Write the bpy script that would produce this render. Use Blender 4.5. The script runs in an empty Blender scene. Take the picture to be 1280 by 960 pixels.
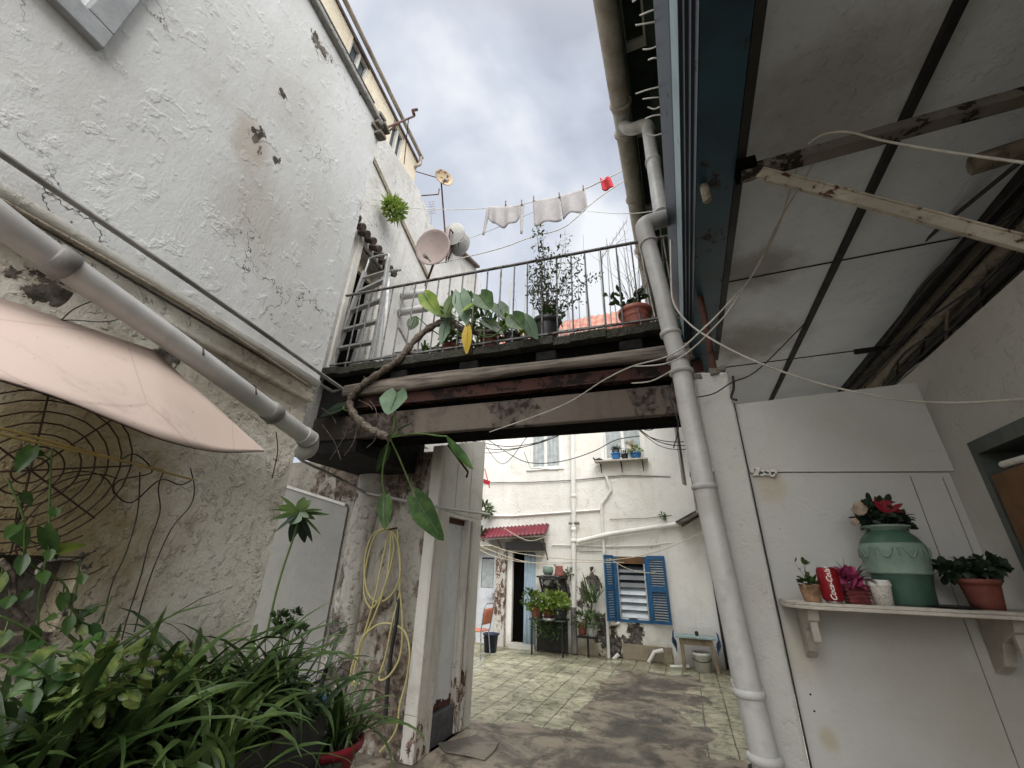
import bpy, bmesh, math, random
from mathutils import Vector, Matrix
random.seed(7)
V = Vector
R = math.radians
C = bpy.context.scene.collection
H = 1.55                                   # eye height
# ------------------------------------------------------------------ camera
FPX, YAW, PIT, ROL = 509.4, R(22.18), R(24.31), R(1.717)
cF = V((-math.sin(YAW)*math.cos(PIT), math.cos(YAW)*math.cos(PIT), math.sin(PIT)))
r0 = V((math.cos(YAW), math.sin(YAW), 0)); u0 = r0.cross(cF)
cR = r0*math.cos(ROL) + u0*math.sin(ROL); cU = -r0*math.sin(ROL) + u0*math.cos(ROL)
cam_d = bpy.data.cameras.new('camera'); cam = bpy.data.objects.new('camera', cam_d); C.objects.link(cam)
cam_d.sensor_width = 36; cam_d.lens = FPX/1280*36; cam_d.clip_start = 0.02; cam_d.clip_end = 500
m = Matrix.Identity(4)
for i in range(3):
    m[i][0] = cR[i]; m[i][1] = cU[i]; m[i][2] = -cF[i]
m[0][3], m[1][3], m[2][3] = 0, 0, H
cam.matrix_world = m
bpy.context.scene.camera = cam

# measuring: where a sight line of the survey photograph meets a real plane of the place
def sight(px, py):
    a = (px-640)/FPX; b = (480-py)/FPX
    a, b = a*math.cos(ROL)-b*math.sin(ROL), a*math.sin(ROL)+b*math.cos(ROL)
    return r0*a + u0*b + cF
def at(px, py, ax, v):
    d = sight(px, py); i = 'xyz'.index(ax); o = V((0, 0, H))
    return o + d*((v-o[i])/d[i])
# left wall plane
LH = R(7.5); P0 = V((-2.4, 2.9, 0)); LN = V((math.cos(LH), math.sin(LH), 0)); LD = V((-math.sin(LH), math.cos(LH), 0)); UP = V((0, 0, 1))
def atL(px, py, off=0):
    d = sight(px, py); o = V((0, 0, H)); s = (P0+LN*off-o).dot(LN)/d.dot(LN)
    return o + d*s
def L(t, z, off=0):
    return P0 + LD*t + LN*off + UP*z
def cpt(pts, n=6):
    """smooth curve through points"""
    out = []; P = [V(p) for p in pts]
    for i in range(len(P)-1):
        p0 = P[max(i-1, 0)]; p1 = P[i]; p2 = P[i+1]; p3 = P[min(i+2, len(P)-1)]
        for k in range(n):
            t = k/n
            out.append(0.5*((2*p1)+(p2-p0)*t+(2*p0-5*p1+4*p2-p3)*t*t+(3*p1-p0-3*p2+p3)*t**3))
    out.append(P[-1]); return out
def sag(a, b, s, n=12):
    a = V(a); b = V(b)
    return [a.lerp(b, i/n)-UP*s*4*(i/n)*(1-i/n) for i in range(n+1)]

# ------------------------------------------------------------------ materials
class NT:
    def __init__(s, name):
        s.m = bpy.data.materials.new(name); s.m.use_nodes = True; s.t = s.m.node_tree; s.N = s.t.nodes; s.K = s.t.links
        s.b = s.N['Principled BSDF']; s.pos = s.N.new('ShaderNodeNewGeometry').outputs['Position']; s.out = s.N['Material Output']
    def link(s, a, b): s.K.new(a, b)
    def val(s, sock, v):
        if isinstance(v, (int, float)): sock.default_value = v
        elif isinstance(v, (tuple, list)): sock.default_value = tuple(v)+((1,) if len(v) == 3 and sock.type == 'RGBA' else ())
        else: s.link(v, sock)
    def math(s, op, a, b=0.0, c=None, clamp=False):
        n = s.N.new('ShaderNodeMath'); n.operation = op; n.use_clamp = clamp
        s.val(n.inputs[0], a); s.val(n.inputs[1], b)
        if c is not None: s.val(n.inputs[2], c)
        return n.outputs[0]
    def mix(s, f, a, b, mode='MIX'):
        n = s.N.new('ShaderNodeMix'); n.data_type = 'RGBA'; n.blend_type = mode
        s.val(n.inputs[0], f); s.val(n.inputs[6], a); s.val(n.inputs[7], b); return n.outputs[2]
    def scaled(s, k, rot=None, src=None):
        n = s.N.new('ShaderNodeMapping'); s.link(src or s.pos, n.inputs[0]); n.inputs[3].default_value = k
        if rot: n.inputs[2].default_value = rot
        return n.outputs[0]
    def noise(s, scale, detail=5, rough=.55, vec=None, dist=0):
        n = s.N.new('ShaderNodeTexNoise'); s.link(vec or s.pos, n.inputs['Vector'])
        n.inputs['Scale'].default_value = scale; n.inputs['Detail'].default_value = detail; n.inputs['Roughness'].default_value = rough; n.inputs['Distortion'].default_value = dist
        return n.outputs[0]
    def voro(s, scale, feat='F1', vec=None):
        n = s.N.new('ShaderNodeTexVoronoi'); n.feature = feat; s.link(vec or s.pos, n.inputs['Vector']); n.inputs['Scale'].default_value = scale
        return n.outputs['Distance']
    def ramp(s, f, lo, hi):                       # smooth 0..1 mask
        n = s.N.new('ShaderNodeMapRange'); n.interpolation_type = 'SMOOTHSTEP'; s.val(n.inputs[0], f)
        n.inputs[1].default_value = lo; n.inputs[2].default_value = hi; return n.outputs[0]
    def blob(s, x, y, z, r, sz=1.0):              # 1 at the centre, 0 at distance r
        n = s.N.new('ShaderNodeVectorMath'); n.operation = 'SUBTRACT'; s.link(s.pos, n.inputs[0]); n.inputs[1].default_value = (x, y, z)
        q = s.N.new('ShaderNodeVectorMath'); q.operation = 'MULTIPLY'; s.link(n.outputs[0], q.inputs[0]); q.inputs[1].default_value = (1, 1, 1/sz)
        l = s.N.new('ShaderNodeVectorMath'); l.operation = 'LENGTH'; s.link(q.outputs[0], l.inputs[0])
        return s.math('SUBTRACT', 1.0, s.math('DIVIDE', l.outputs['Value'], r), clamp=True)
    def xyz(s):
        n = s.N.new('ShaderNodeSeparateXYZ'); s.link(s.pos, n.inputs[0]); return n.outputs
    def bump(s, h, strength, dist, prev=None):
        n = s.N.new('ShaderNodeBump'); s.val(n.inputs['Height'], h); n.inputs['Strength'].default_value = strength; n.inputs['Distance'].default_value = dist
        if prev: s.link(prev, n.inputs['Normal'])
        return n.outputs[0]
    def done(s, col=None, rough=None, nrm=None):
        if col is not None: s.val(s.b.inputs['Base Color'], col)
        if rough is not None: s.val(s.b.inputs['Roughness'], rough)
        if nrm is not None: s.link(nrm, s.b.inputs['Normal'])
        s.b.inputs['Specular IOR Level'].default_value = .35
        return s.m

def plain(name, col, rough=.6, metal=0, var=.25, vs=12, bump=.0, bs=60, col2=None, spec=None):
    n = NT(name)
    c2 = col2 or tuple(c*(1-var) for c in col)
    f = n.ramp(n.noise(vs, 6, .6), .35, .68)
    c = n.mix(f, col, c2)
    g = n.ramp(n.noise(vs*6, 3, .6), .45, .75)
    c = n.mix(n.math('MULTIPLY', g, .35), c, tuple(x*.75 for x in c2))
    nr = n.bump(n.noise(bs, 4), .6, bump) if bump else None
    n.done(c, n.math('ADD', rough-.08, n.math('MULTIPLY', f, .16)), nr)
    n.b.inputs['Metallic'].default_value = metal
    if spec is not None: n.b.inputs['Specular IOR Level'].default_value = spec
    return n.m

def plaster(name, col, dirt=(.33, .29, .23), dirt_amt=.5, stains_and_shade=(), peel=(), peelcol=(.045, .038, .032), peelthr=.62, pscale=5, lump=.02, lumpscale=7, fine=.004,
            zdark=None, ztop=None, cracks=0, streak=0, cream=None, stretch=(1, 1, 1)):
    n = NT(name)
    c = n.mix(n.ramp(n.noise(1.1, 5, .6), .35, .7), col, cream or tuple(x*.86 for x in col))
    d = n.ramp(n.noise(2.3, 8, .65, dist=.6), .50, .78)
    c = n.mix(n.math('MULTIPLY', d, dirt_amt), c, dirt)
    c = n.mix(n.math('MULTIPLY', n.ramp(n.noise(38, 4, .7), .56, .74), .28), c, tuple(x*.62 for x in col))
    if streak:
        s = n.ramp(n.noise(3.2, 6, .6, vec=n.scaled((2.6, 2.6, .22))), .52, .76)
        c = n.mix(n.math('MULTIPLY', s, streak), c, dirt)
    for (x, y, z, r, sc, a) in stains_and_shade:
        b = n.blob(x, y, z, r, 1.3)
        f = n.math('MULTIPLY', n.ramp(n.math('ADD', b, n.math('MULTIPLY', n.noise(7, 6, .65), .8)), .55, 1.15), a)
        c = n.mix(f, c, sc)
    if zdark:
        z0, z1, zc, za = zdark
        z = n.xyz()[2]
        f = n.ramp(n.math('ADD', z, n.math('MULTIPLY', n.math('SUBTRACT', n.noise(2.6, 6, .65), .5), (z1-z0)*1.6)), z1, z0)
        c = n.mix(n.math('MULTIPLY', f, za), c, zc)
    lumps = n.noise(lumpscale, 8, .66, vec=n.scaled(stretch))
    lumps = n.math('ADD', lumps, n.math('MULTIPLY', n.ramp(n.noise(lumpscale*2.3, 5, .6), .54, .66), .35))
    nr = n.bump(lumps, 1.0, lump)
    nr = n.bump(n.noise(70, 4, .6), .8, fine, nr)
    if cracks:
        wv = n.noise(3, 4, .6)
        vv = n.N.new('ShaderNodeVectorMath'); vv.operation = 'ADD'
        k = n.N.new('ShaderNodeCombineXYZ'); n.link(wv, k.inputs[0]); n.link(wv, k.inputs[1]); n.link(n.noise(4.3, 4, .6), k.inputs[2])
        n.link(n.pos, vv.inputs[0]); n.link(k.outputs[0], vv.inputs[1])
        e = n.voro(1.15, 'DISTANCE_TO_EDGE', vv.outputs[0])
        f = n.math('MULTIPLY', n.ramp(e, .010, .002), n.ramp(n.noise(1.7, 3), .5, .6))
        c = n.mix(n.math('MULTIPLY', f, cracks), c, (.05, .045, .04))
        nr = n.bump(f, -.6, .006, nr)
    if peel:
        tot = None
        for (x, y, z, r) in peel:
            b = n.math('MULTIPLY', n.math('POWER', n.blob(x, y, z, r, 1.2), .6), 1.0)
            tot = b if tot is None else n.math('MAXIMUM', tot, b)
        v = n.math('ADD', n.math('MULTIPLY', tot, .47), n.math('MULTIPLY_ADD', n.noise(pscale, 10, .66, dist=.5, vec=n.scaled((1, 1, .7))), 1.9, -.42))
        v = n.math('MULTIPLY', v, n.ramp(tot, 0, .08))
        f = n.ramp(v, peelthr+.2, peelthr+.225)
        pc = n.mix(n.ramp(n.noise(16, 6), .35, .65), peelcol, tuple(min(1, x*3.2+.03) for x in peelcol))
        halo = n.math('MULTIPLY', n.ramp(v, peelthr+.08, peelthr+.21), .45)
        c = n.mix(halo, c, dirt)
        c = n.mix(f, c, pc)
        nr = n.bump(f, -.9, .012, nr)
    n.done(c, .85, nr)
    n.b.inputs['Specular IOR Level'].default_value = .2
    return n.m

def leafmat(name, col, col2, trans=.3, rough=.42, sc=6):
    n = NT(name)
    f = n.ramp(n.noise(sc, 3), .35, .68)
    c = n.mix(f, col, col2)
    c = n.mix(n.math('MULTIPLY', n.ramp(n.noise(sc*7, 3), .55, .8), .3), c, tuple(x*.5 for x in col))
    n.done(c, rough)
    tr = n.N.new('ShaderNodeBsdfTranslucent'); n.link(c, tr.inputs[0])
    mx = n.N.new('ShaderNodeMixShader'); mx.inputs[0].default_value = trans
    n.link(n.b.outputs[0], mx.inputs[1]); n.link(tr.outputs[0], mx.inputs[2]); n.link(mx.outputs[0], n.out.inputs[0])
    return n.m

def woodmat(name, col, col2, axis=0, rough=.75):
    n = NT(name)
    st = [30, 30, 30]; st[axis] = 1.6
    g = n.noise(1.0, 8, .62, vec=n.scaled(tuple(st)), dist=.4)
    c = n.mix(n.ramp(g, .36, .66), col, col2)
    c = n.mix(n.math('MULTIPLY', n.ramp(n.noise(3.5, 6, .6), .5, .72), .5), c, tuple(x*.35 for x in col))
    return n.done(c, rough, n.bump(g, .8, .006))

def rustpaint(name, col, rust=(.11, .035, .015), amt=.62, sc=14, rough=.5, metal=0, dirt=None):
    n = NT(name)
    v = n.noise(sc, 8, .68, dist=.3)
    f = n.ramp(v, amt, amt+.03)
    c = n.mix(n.ramp(n.noise(3, 5), .4, .7), col, dirt or tuple(x*.65 for x in col))
    c = n.mix(n.math('MULTIPLY', n.ramp(v, amt-.1, amt), .5), c, tuple(x*.5+y*.5 for x, y in zip(col, rust)))
    c = n.mix(f, c, n.mix(n.noise(60, 3), rust, tuple(x*.35 for x in rust)))
    n.done(c, n.math('ADD', rough, n.math('MULTIPLY', f, .35)), n.bump(f, -.8, .003))
    n.b.inputs['Metallic'].default_value = metal
    return n.m

# ------------------------------------------------------------------ mesh builder
def frame(d):
    d = V(d).normalized(); a = UP if abs(d.z) < .9 else V((1, 0, 0))
    x = d.cross(a).normalized(); return x, x.cross(d).normalized()
class MB:
    def __init__(s): s.v = []; s.f = []; s.sm = []
    def add(s, vs, fs, smooth=False):
        o = len(s.v); s.v += [V(p) for p in vs]; s.f += [tuple(i+o for i in f) for f in fs]; s.sm += [smooth]*len(fs); return s
    def hexa(s, p):                                # 8 corners: bottom 4 ccw, top 4 ccw
        return s.add(p, [(3, 2, 1, 0), (4, 5, 6, 7), (0, 1, 5, 4), (1, 2, 6, 5), (2, 3, 7, 6), (3, 0, 4, 7)])
    def bb(s, a, b):
        x0, y0, z0 = [min(a[i], b[i]) for i in range(3)]; x1, y1, z1 = [max(a[i], b[i]) for i in range(3)]
        return s.hexa([(x0, y0, z0), (x1, y0, z0), (x1, y1, z0), (x0, y1, z0), (x0, y0, z1), (x1, y0, z1), (x1, y1, z1), (x0, y1, z1)])
    def obb(s, o, u, w, n, su, sw, sn):            # box from corner o along u, w, n
        u = V(u)*su; w = V(w)*sw; n = V(n)*sn; o = V(o)
        return s.hexa([o, o+u, o+u+n, o+n, o+w, o+u+w, o+u+n+w, o+n+w])
    def bar(s, a, b, w, h, up=UP):                 # rectangular bar
        a = V(a); b = V(b); d = (b-a).normalized(); x = d.cross(up)
        x = x.normalized() if x.length > 1e-4 else V((1, 0, 0)); y = x.cross(d).normalized(); x *= w/2; y *= h/2
        return s.hexa([a-x-y, a+x-y, a+x+y, a-x+y, b-x-y, b+x-y, b+x+y, b-x+y])
    def tube(s, pts, r, n=8, cap=True, flat=False):
        pts = [V(p) for p in pts]; k = len(pts); rr = r if isinstance(r, (list, tuple)) else [r]*k; vs = []; x = None
        for i, p in enumerate(pts):
            d = (pts[min(i+1, k-1)]-pts[max(i-1, 0)]); d = d.normalized() if d.length > 1e-7 else UP
            if x is None: x, y = frame(d)
            else:
                x = x-d*x.dot(d); x = x.normalized() if x.length > 1e-5 else frame(d)[0]
                y = d.cross(x)*1
            y = d.cross(x)
            for j in range(n):
                a = 2*math.pi*j/n; vs.append(p+(x*math.cos(a)+y*math.sin(a))*rr[i])
        fs = [(i*n+j, i*n+(j+1) % n, (i+1)*n+(j+1) % n, (i+1)*n+j) for i in range(k-1) for j in range(n)]
        s.add(vs, fs, not flat)
        if cap: s.add(vs[:n], [tuple(reversed(range(n)))]); s.add(vs[-n:], [tuple(range(n))])
        return s
    def lathe(s, prof, c=(0, 0, 0), n=24, ax=UP, cap=True):
        c = V(c); ax = V(ax).normalized(); x, y = frame(ax); vs = []
        for r, z in prof:
            for j in range(n):
                a = 2*math.pi*j/n; vs.append(c+ax*z+(x*math.cos(a)+y*math.sin(a))*r)
        k = len(prof)
        s.add(vs, [(i*n+j, i*n+(j+1) % n, (i+1)*n+(j+1) % n, (i+1)*n+j) for i in range(k-1) for j in range(n)], True)
        if cap: s.add(vs[:n], [tuple(reversed(range(n)))]); s.add(vs[-n:], [tuple(range(n))])
        return s
    def grid(s, fn, nu, nv, smooth=True):
        vs = [fn(i/nu, j/nv) for i in range(nu+1) for j in range(nv+1)]
        return s.add(vs, [(i*(nv+1)+j, (i+1)*(nv+1)+j, (i+1)*(nv+1)+j+1, i*(nv+1)+j+1) for i in range(nu) for j in range(nv)], smooth)
    def prism(s, poly, d):                         # polygon (3D points) extruded by vector d
        n = len(poly); d = V(d); p = [V(q) for q in poly]
        return s.add(p+[q+d for q in p], [tuple(reversed(range(n))), tuple(range(n, 2*n))]+[(i, (i+1) % n, n+(i+1) % n, n+i) for i in range(n)])
    def build(s, name, mat, parent=None, solid=0, bevel=0, kind=None, label=None, cat=None, group=None, sub=0, origin=None):
        me = bpy.data.meshes.new(name)
        off = V(origin) if origin is not None else (parent.get('_o') and V(parent['_o']) or V((0, 0, 0))) if parent else None
        if off is None:
            lo = [min(p[i] for p in s.v) for i in range(3)]; hi = [max(p[i] for p in s.v) for i in range(3)]
            off = V(((lo[0]+hi[0])/2, (lo[1]+hi[1])/2, lo[2]))
        me.from_pydata([tuple(p-off) for p in s.v], [], s.f); me.validate()
        if len(me.polygons) == len(s.sm): me.polygons.foreach_set('use_smooth', s.sm)
        bm = bmesh.new(); bm.from_mesh(me); bmesh.ops.recalc_face_normals(bm, faces=bm.faces); bm.to_mesh(me); bm.free()
        me.materials.append(mat)
        o = bpy.data.objects.new(name, me); C.objects.link(o)
        if parent is None or origin is not None: o.location = off if parent is None else off-V(parent['_o'])
        if parent: o.parent = parent
        o['_o'] = tuple(off)
        if solid: q = o.modifiers.new('s', 'SOLIDIFY'); q.thickness = solid; q.offset = 0
        if bevel: q = o.modifiers.new('b', 'BEVEL'); q.width = bevel; q.segments = 2; q.limit_method = 'ANGLE'; q.angle_limit = R(40)
        if sub: q = o.modifiers.new('u', 'SUBSURF'); q.levels = q.render_levels = sub
        if kind: o['kind'] = kind
        if label: o['label'] = label
        if cat: o['category'] = cat
        if group: o['group'] = group
        return o
def thing(name, label, cat, loc, group=None):
    o = bpy.data.objects.new(name, None); C.objects.link(o); o.location = loc; o.empty_display_size = .05
    o['_o'] = tuple(loc); o['label'] = label; o['category'] = cat
    if group: o['group'] = group
    return o
def dup(root, loc, rz=0, sc=1, label=None):
    r = root.copy(); C.objects.link(r); r.location = loc; r.rotation_euler = (0, 0, rz); r.scale = (sc, sc, sc)
    r['_o'] = tuple(loc)
    if label: r['label'] = label
    for ch in list(root.children):
        c = ch.copy(); C.objects.link(c); c.parent = r
        for g in list(ch.children):
            d = g.copy(); C.objects.link(d); d.parent = c
    return r

# wall sheet with openings: origin, direction u, outward normal n, thickness th
def holed(mb, o, u, n, u0, u1, z0, z1, holes, th=.22):
    o = V(o); u = V(u); n = V(n)
    us = sorted({u0, u1, *[h[0] for h in holes], *[h[1] for h in holes]}); zs = sorted({z0, z1, *[h[2] for h in holes], *[h[3] for h in holes]})
    us = [a for a in us if u0 <= a <= u1]; zs = [a for a in zs if z0 <= a <= z1]
    P = lambda a, z, k=0: o+u*a+UP*z-n*k
    for i in range(len(us)-1):
        for j in range(len(zs)-1):
            a, b, c, d = us[i], us[i+1], zs[j], zs[j+1]
            if any(h[0] <= (a+b)/2 <= h[1] and h[2] <= (c+d)/2 <= h[3] for h in holes): continue
            mb.add([P(a, c), P(b, c), P(b, d), P(a, d)], [(0, 1, 2, 3)]); mb.add([P(a, c, th), P(b, c, th), P(b, d, th), P(a, d, th)], [(3, 2, 1, 0)])
    for q in list(holes)+[(u0, u1, z0, z1)]:
        a, b, c, d = q
        for (p, r_) in (((a, c), (b, c)), ((b, c), (b, d)), ((b, d), (a, d)), ((a, d), (a, c))):
            mb.add([P(*p), P(*r_), P(*r_, th), P(*p, th)], [(0, 1, 2, 3)])
    return mb

# ------------------------------------------------------------------ foliage
def blade(mb, p, az, L_, w, el=1.2, droop=1.6, n=7, twist=0):
    """arching strap leaf"""
    p = V(p); pts = []; h = V((math.cos(az), math.sin(az), 0)); side = V((-math.sin(az), math.cos(az), 0)); a = el
    for i in range(n+1):
        pts.append(p.copy()); p = p+(h*math.cos(a)+UP*math.sin(a))*(L_/n); a -= droop/n*(.5+i/n)
    vs = []
    for i, q in enumerate(pts):
        t = i/n; ww = w*(math.sin(math.pi*min(1, .18+t*.84))**.7)*.5; tw = side*math.cos(twist*t)+UP*math.sin(twist*t)
        vs += [q-tw*ww, q-UP*ww*.35, q+tw*ww]
    fs = []
    for i in range(n):
        for j in (0, 1): fs.append((i*3+j, i*3+j+1, (i+1)*3+j+1, (i+1)*3+j))
    mb.add(vs, fs, True)
def clump(c, n, L_, w, r=.05, elr=(.5, 1.45), dr=(1.2, 2.6)):
    mb = MB()
    for i in range(n):
        az = random.uniform(0, 6.28); l = L_*random.uniform(.6, 1.15)
        blade(mb, V(c)+V((random.gauss(0, r), random.gauss(0, r), 0)), az, l, w*random.uniform(.7, 1.2), random.uniform(*elr), random.uniform(*dr), 8, random.uniform(-.7, .7))
    return mb
def leaf(mb, base, tip, nrm, w, shape='oval', curl=.15, n=6):
    base = V(base); tip = V(tip); d = tip-base; l = d.length; d.normalize(); nrm = V(nrm); nrm = (nrm-d*nrm.dot(d)); nrm = nrm.normalized() if nrm.length > 1e-4 else frame(d)[0]
    s = d.cross(nrm); vs = []
    for i in range(n+1):
        t = i/n
        if shape == 'heart': ww = w*.5*max(0, 1-t)**.62*(.34+.84*min(1, t*3.2)**.7)
        elif shape == 'lance': ww = w*.5*math.sin(math.pi*(t*.93+.03))**.9
        else: ww = w*.5*math.sin(math.pi*(t*.94+.03))**.6
        z = -nrm*curl*l*t*t
        back = -d*l*.17*max(0, 1-t*4) if shape == 'heart' else V((0, 0, 0))
        q = base+d*l*t+z
        vs += [q+s*ww*1.0-nrm*-.12*ww+back, q+s*ww*.5+back*.4, q-nrm*.1*ww, q-s*ww*.5+back*.4, q-s*ww+nrm*.12*ww+back]
    fs = [(i*5+j, i*5+j+1, (i+1)*5+j+1, (i+1)*5+j) for i in range(n) for j in range(4)]
    mb.add(vs, fs, True)
def rnd():
    while True:
        p = V((random.uniform(-1, 1), random.uniform(-1, 1), random.uniform(-1, 1)))
        if .05 < p.length < 1: return p
def bush(mb, c, rad, n, ls, w=.5, shape='oval', squash=1, upb=.3):
    c = V(c)
    for i in range(n):
        p = rnd(); p = V((p.x, p.y, p.z*squash)); q = c+p*rad; d = (rnd()+p*1.2+UP*upb).normalized(); l = ls*random.uniform(.6, 1.3)
        leaf(mb, q, q+d*l, rnd()+UP*.8, l*w, shape, random.uniform(0, .3), 4)
def twigs(mb, c, h, n, spread, r=.004):
    tips = []
    for i in range(n):
        p = V(c); a = random.uniform(0, 6.28); d = V((math.cos(a)*spread, math.sin(a)*spread, 1)).normalized(); pts = [p.copy()]
        for k in range(6):
            d = (d+rnd()*.22).normalized(); p = p+d*h/6*random.uniform(.8, 1.1); pts.append(p.copy())
        mb.tube(pts, [r*(1-.75*j/6) for j in range(7)], 5, False); tips += pts[2:]
    return tips

# ------------------------------------------------------------------ material set
M = {}
hole1 = atL(325, 180); hole2 = atL(315, 470); lw = atL(60, 620); lw2 = atL(200, 620)
M['wallA'] = plaster('left_plaster', (.69, .70, .70), dirt=(.40, .36, .31), dirt_amt=.34, cream=(.60, .60, .585), lump=.0062, lumpscale=4, fine=.002, stretch=(1, 1.9, .8), cracks=.9,
    peel=[(hole1.x, hole1.y-.02, hole1.z+.02, .10), (hole1.x, hole1.y+.12, hole1.z+.03, .05), (*atL(352, 118), .05), (*atL(400, 60), .12), (*atL(455, 120), .10)], stains_and_shade=[(hole1.x, hole1.y-.04, hole1.z-.06, .22, (.42, .34, .27), .6), (hole1.x, hole1.y+.12, hole1.z-.45, .4, (.44, .40, .35), .5)], peelthr=.62, pscale=11)
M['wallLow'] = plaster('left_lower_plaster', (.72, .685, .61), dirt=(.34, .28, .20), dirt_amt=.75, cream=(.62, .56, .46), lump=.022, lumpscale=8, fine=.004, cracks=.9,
    stains_and_shade=[(lw.x, lw.y, lw.z, .75, (.26, .20, .085), .85), (hole2.x, hole2.y, hole2.z, .5, (.30, .26, .2), .5)],
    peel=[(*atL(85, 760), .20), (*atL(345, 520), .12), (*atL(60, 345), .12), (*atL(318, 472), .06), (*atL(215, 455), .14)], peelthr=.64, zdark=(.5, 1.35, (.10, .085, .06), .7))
M['stoneframe'] = plain('blue_grey_frame_paint', (.33, .345, .36), .7, var=.18, vs=7, bump=.002, bs=30)
M['pvcl'] = plain('pale_grey_pvc', (.46, .455, .445), .36, var=.4, vs=1.6, col2=(.33, .32, .31))
M['coping'] = plaster('coping', (.34, .33, .31), dirt=(.1, .09, .08), dirt_amt=.6, lump=.02)
M['beige'] = plaster('beige_render', (.70, .62, .48), dirt=(.36, .30, .22), dirt_amt=.4, lump=.006, streak=.35)
M['wallB'] = plaster('white_render_back', (.54, .53, .51), dirt=(.32, .28, .22), dirt_amt=.6, lump=.012, streak=.5, cracks=.6)
M['hut'] = plaster('hut_plaster', (.34, .32, .275), dirt=(.12, .095, .07), dirt_amt=.85, cream=(.26, .24, .20), lump=.02, streak=.6,
    peel=[(-2.65, 3.9, .2, .95), (-2.9, 3.9, 2.6, .55), (-3.12, 3.9, 1.0, .25), (-4.0, 3.9, 2.5, .45), (-3.75, 3.9, 2.4, .3), (-2.52, 3.9, 1.75, .12), (-3.05, 3.9, 1.6, .14), (-2.5, 3.9, 1.3, .12)], peelthr=.615, pscale=5.5, peelcol=(.05, .038, .028))
M['pillarpeel'] = plaster('peeled_pillar', (.40, .38, .335), dirt=(.12, .10, .075), dirt_amt=.8, lump=.035, streak=.5, peel=[(-3.55, 3.8, .9, .3), (-3.52, 3.8, 1.4, .2), (-3.3, 3.8, .5, .3), (-3.5, 3.8, 2.2, .15)], peelthr=.60)
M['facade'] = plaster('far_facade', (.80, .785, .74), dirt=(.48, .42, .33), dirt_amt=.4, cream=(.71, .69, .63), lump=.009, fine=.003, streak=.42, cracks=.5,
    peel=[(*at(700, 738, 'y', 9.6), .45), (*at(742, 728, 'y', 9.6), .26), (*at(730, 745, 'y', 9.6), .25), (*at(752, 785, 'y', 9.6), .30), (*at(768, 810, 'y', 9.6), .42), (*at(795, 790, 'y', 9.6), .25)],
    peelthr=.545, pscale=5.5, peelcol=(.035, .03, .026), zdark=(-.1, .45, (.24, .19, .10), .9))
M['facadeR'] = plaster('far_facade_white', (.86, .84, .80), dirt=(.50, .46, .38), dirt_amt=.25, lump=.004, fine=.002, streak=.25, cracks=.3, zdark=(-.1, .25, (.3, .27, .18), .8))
M['pillarR'] = plaster('white_pillar', (.55, .54, .51), dirt=(.4, .36, .3), dirt_amt=.3, lump=.005, lumpscale=12, fine=.002)
M['panel'] = plaster('white_board', (.52, .515, .49), dirt=(.36, .325, .265), dirt_amt=.42, lump=.003, lumpscale=3, fine=.0012,
    stains_and_shade=[(*at(1036, 925, 'y', 2.17), .05, (.38, .30, .17), .5), (.40, 2.17, 1.93, .10, (.42, .35, .25), .6), (.36, 2.17, 1.28, .13, (.4, .35, .26), .5), (.75, 2.17, 1.25, .3, (.40, .385, .34), .6), (.95, 2.17, 1.1, .25, (.40, .375, .33), .6)], streak=.12, cracks=.0)
M['sidewall'] = plaster('side_render', (.50, .49, .46), dirt=(.34, .3, .25), dirt_amt=.22, lump=.008)
M['ceil'] = plaster('canopy_board', (.70, .75, .79), dirt=(.40, .40, .39), dirt_amt=.4, lump=.006, fine=.001,
    stains_and_shade=[(.75, 1.35, 3.2, .5, (.16, .13, .1), .5), (.6, 2.3, 3.2, .35, (.12, .1, .08), .6), (.7, 3.2, 3.2, .5, (.15, .12, .1), .6)])
M['cream'] = plaster('cream_timber', (.30, .26, .20), dirt=(.07, .05, .035), dirt_amt=.95, lump=.02, lumpscale=12, streak=.4)
M['blue'] = rustpaint('navy_paint', (.018, .058, .088), rust=(.03, .02, .02), amt=.60, sc=9, rough=.42)
M['lblue'] = rustpaint('pale_blue_paint', (.27, .38, .42), rust=(.08, .09, .09), amt=.66, sc=16, rough=.5)
M['navy'] = rustpaint('dark_navy_paint', (.005, .016, .026), rust=(.02, .02, .02), amt=.62, sc=9, rough=.5)
M['blackw'] = plain('shade_black_timber', (.004, .0035, .003), .9, bump=.004, bs=40)  # near-black colour stands in for shade under the bridge deck
M['dark'] = plain('dark_steel', (.022, .02, .018), .6, bump=.003, bs=80)
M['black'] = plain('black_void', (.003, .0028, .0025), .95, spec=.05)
M['blackrub'] = plain('black_plastic', (.02, .02, .022), .45)
M['rustbrace'] = rustpaint('rusty_white_steel', (.50, .45, .37), rust=(.12, .055, .03), amt=.585, sc=24, rough=.6)
M['oldarm'] = rustpaint('dirty_steel_arm', (.20, .18, .155), rust=(.035, .026, .022), amt=.52, sc=7, rough=.7)
M['rust'] = rustpaint('red_rust', (.085, .032, .022), rust=(.04, .02, .015), amt=.56, sc=9, rough=.85)
M['pvc'] = plain('grey_pvc', (.46, .46, .45), .42, var=.18, vs=5, col2=(.36, .35, .33))
M['pvcd'] = plain('weathered_grey_pvc', (.27, .26, .25), .5, var=.4, vs=4, col2=(.13, .12, .11))
M['pvcf'] = plain('front_pvc', (.52, .515, .50), .4, var=.14, vs=4, col2=(.42, .41, .385))
M['pvcw'] = plain('white_pvc', (.78, .765, .72), .45, var=.12, vs=5)
M['gutter'] = plain('stained_gutter', (.40, .36, .31), .6, var=.4, vs=5, col2=(.26, .22, .18))
M['wire'] = plain('white_cable', (.55, .52, .46), .5)
M['wired'] = plain('dark_cable', (.03, .028, .026), .6)
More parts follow.
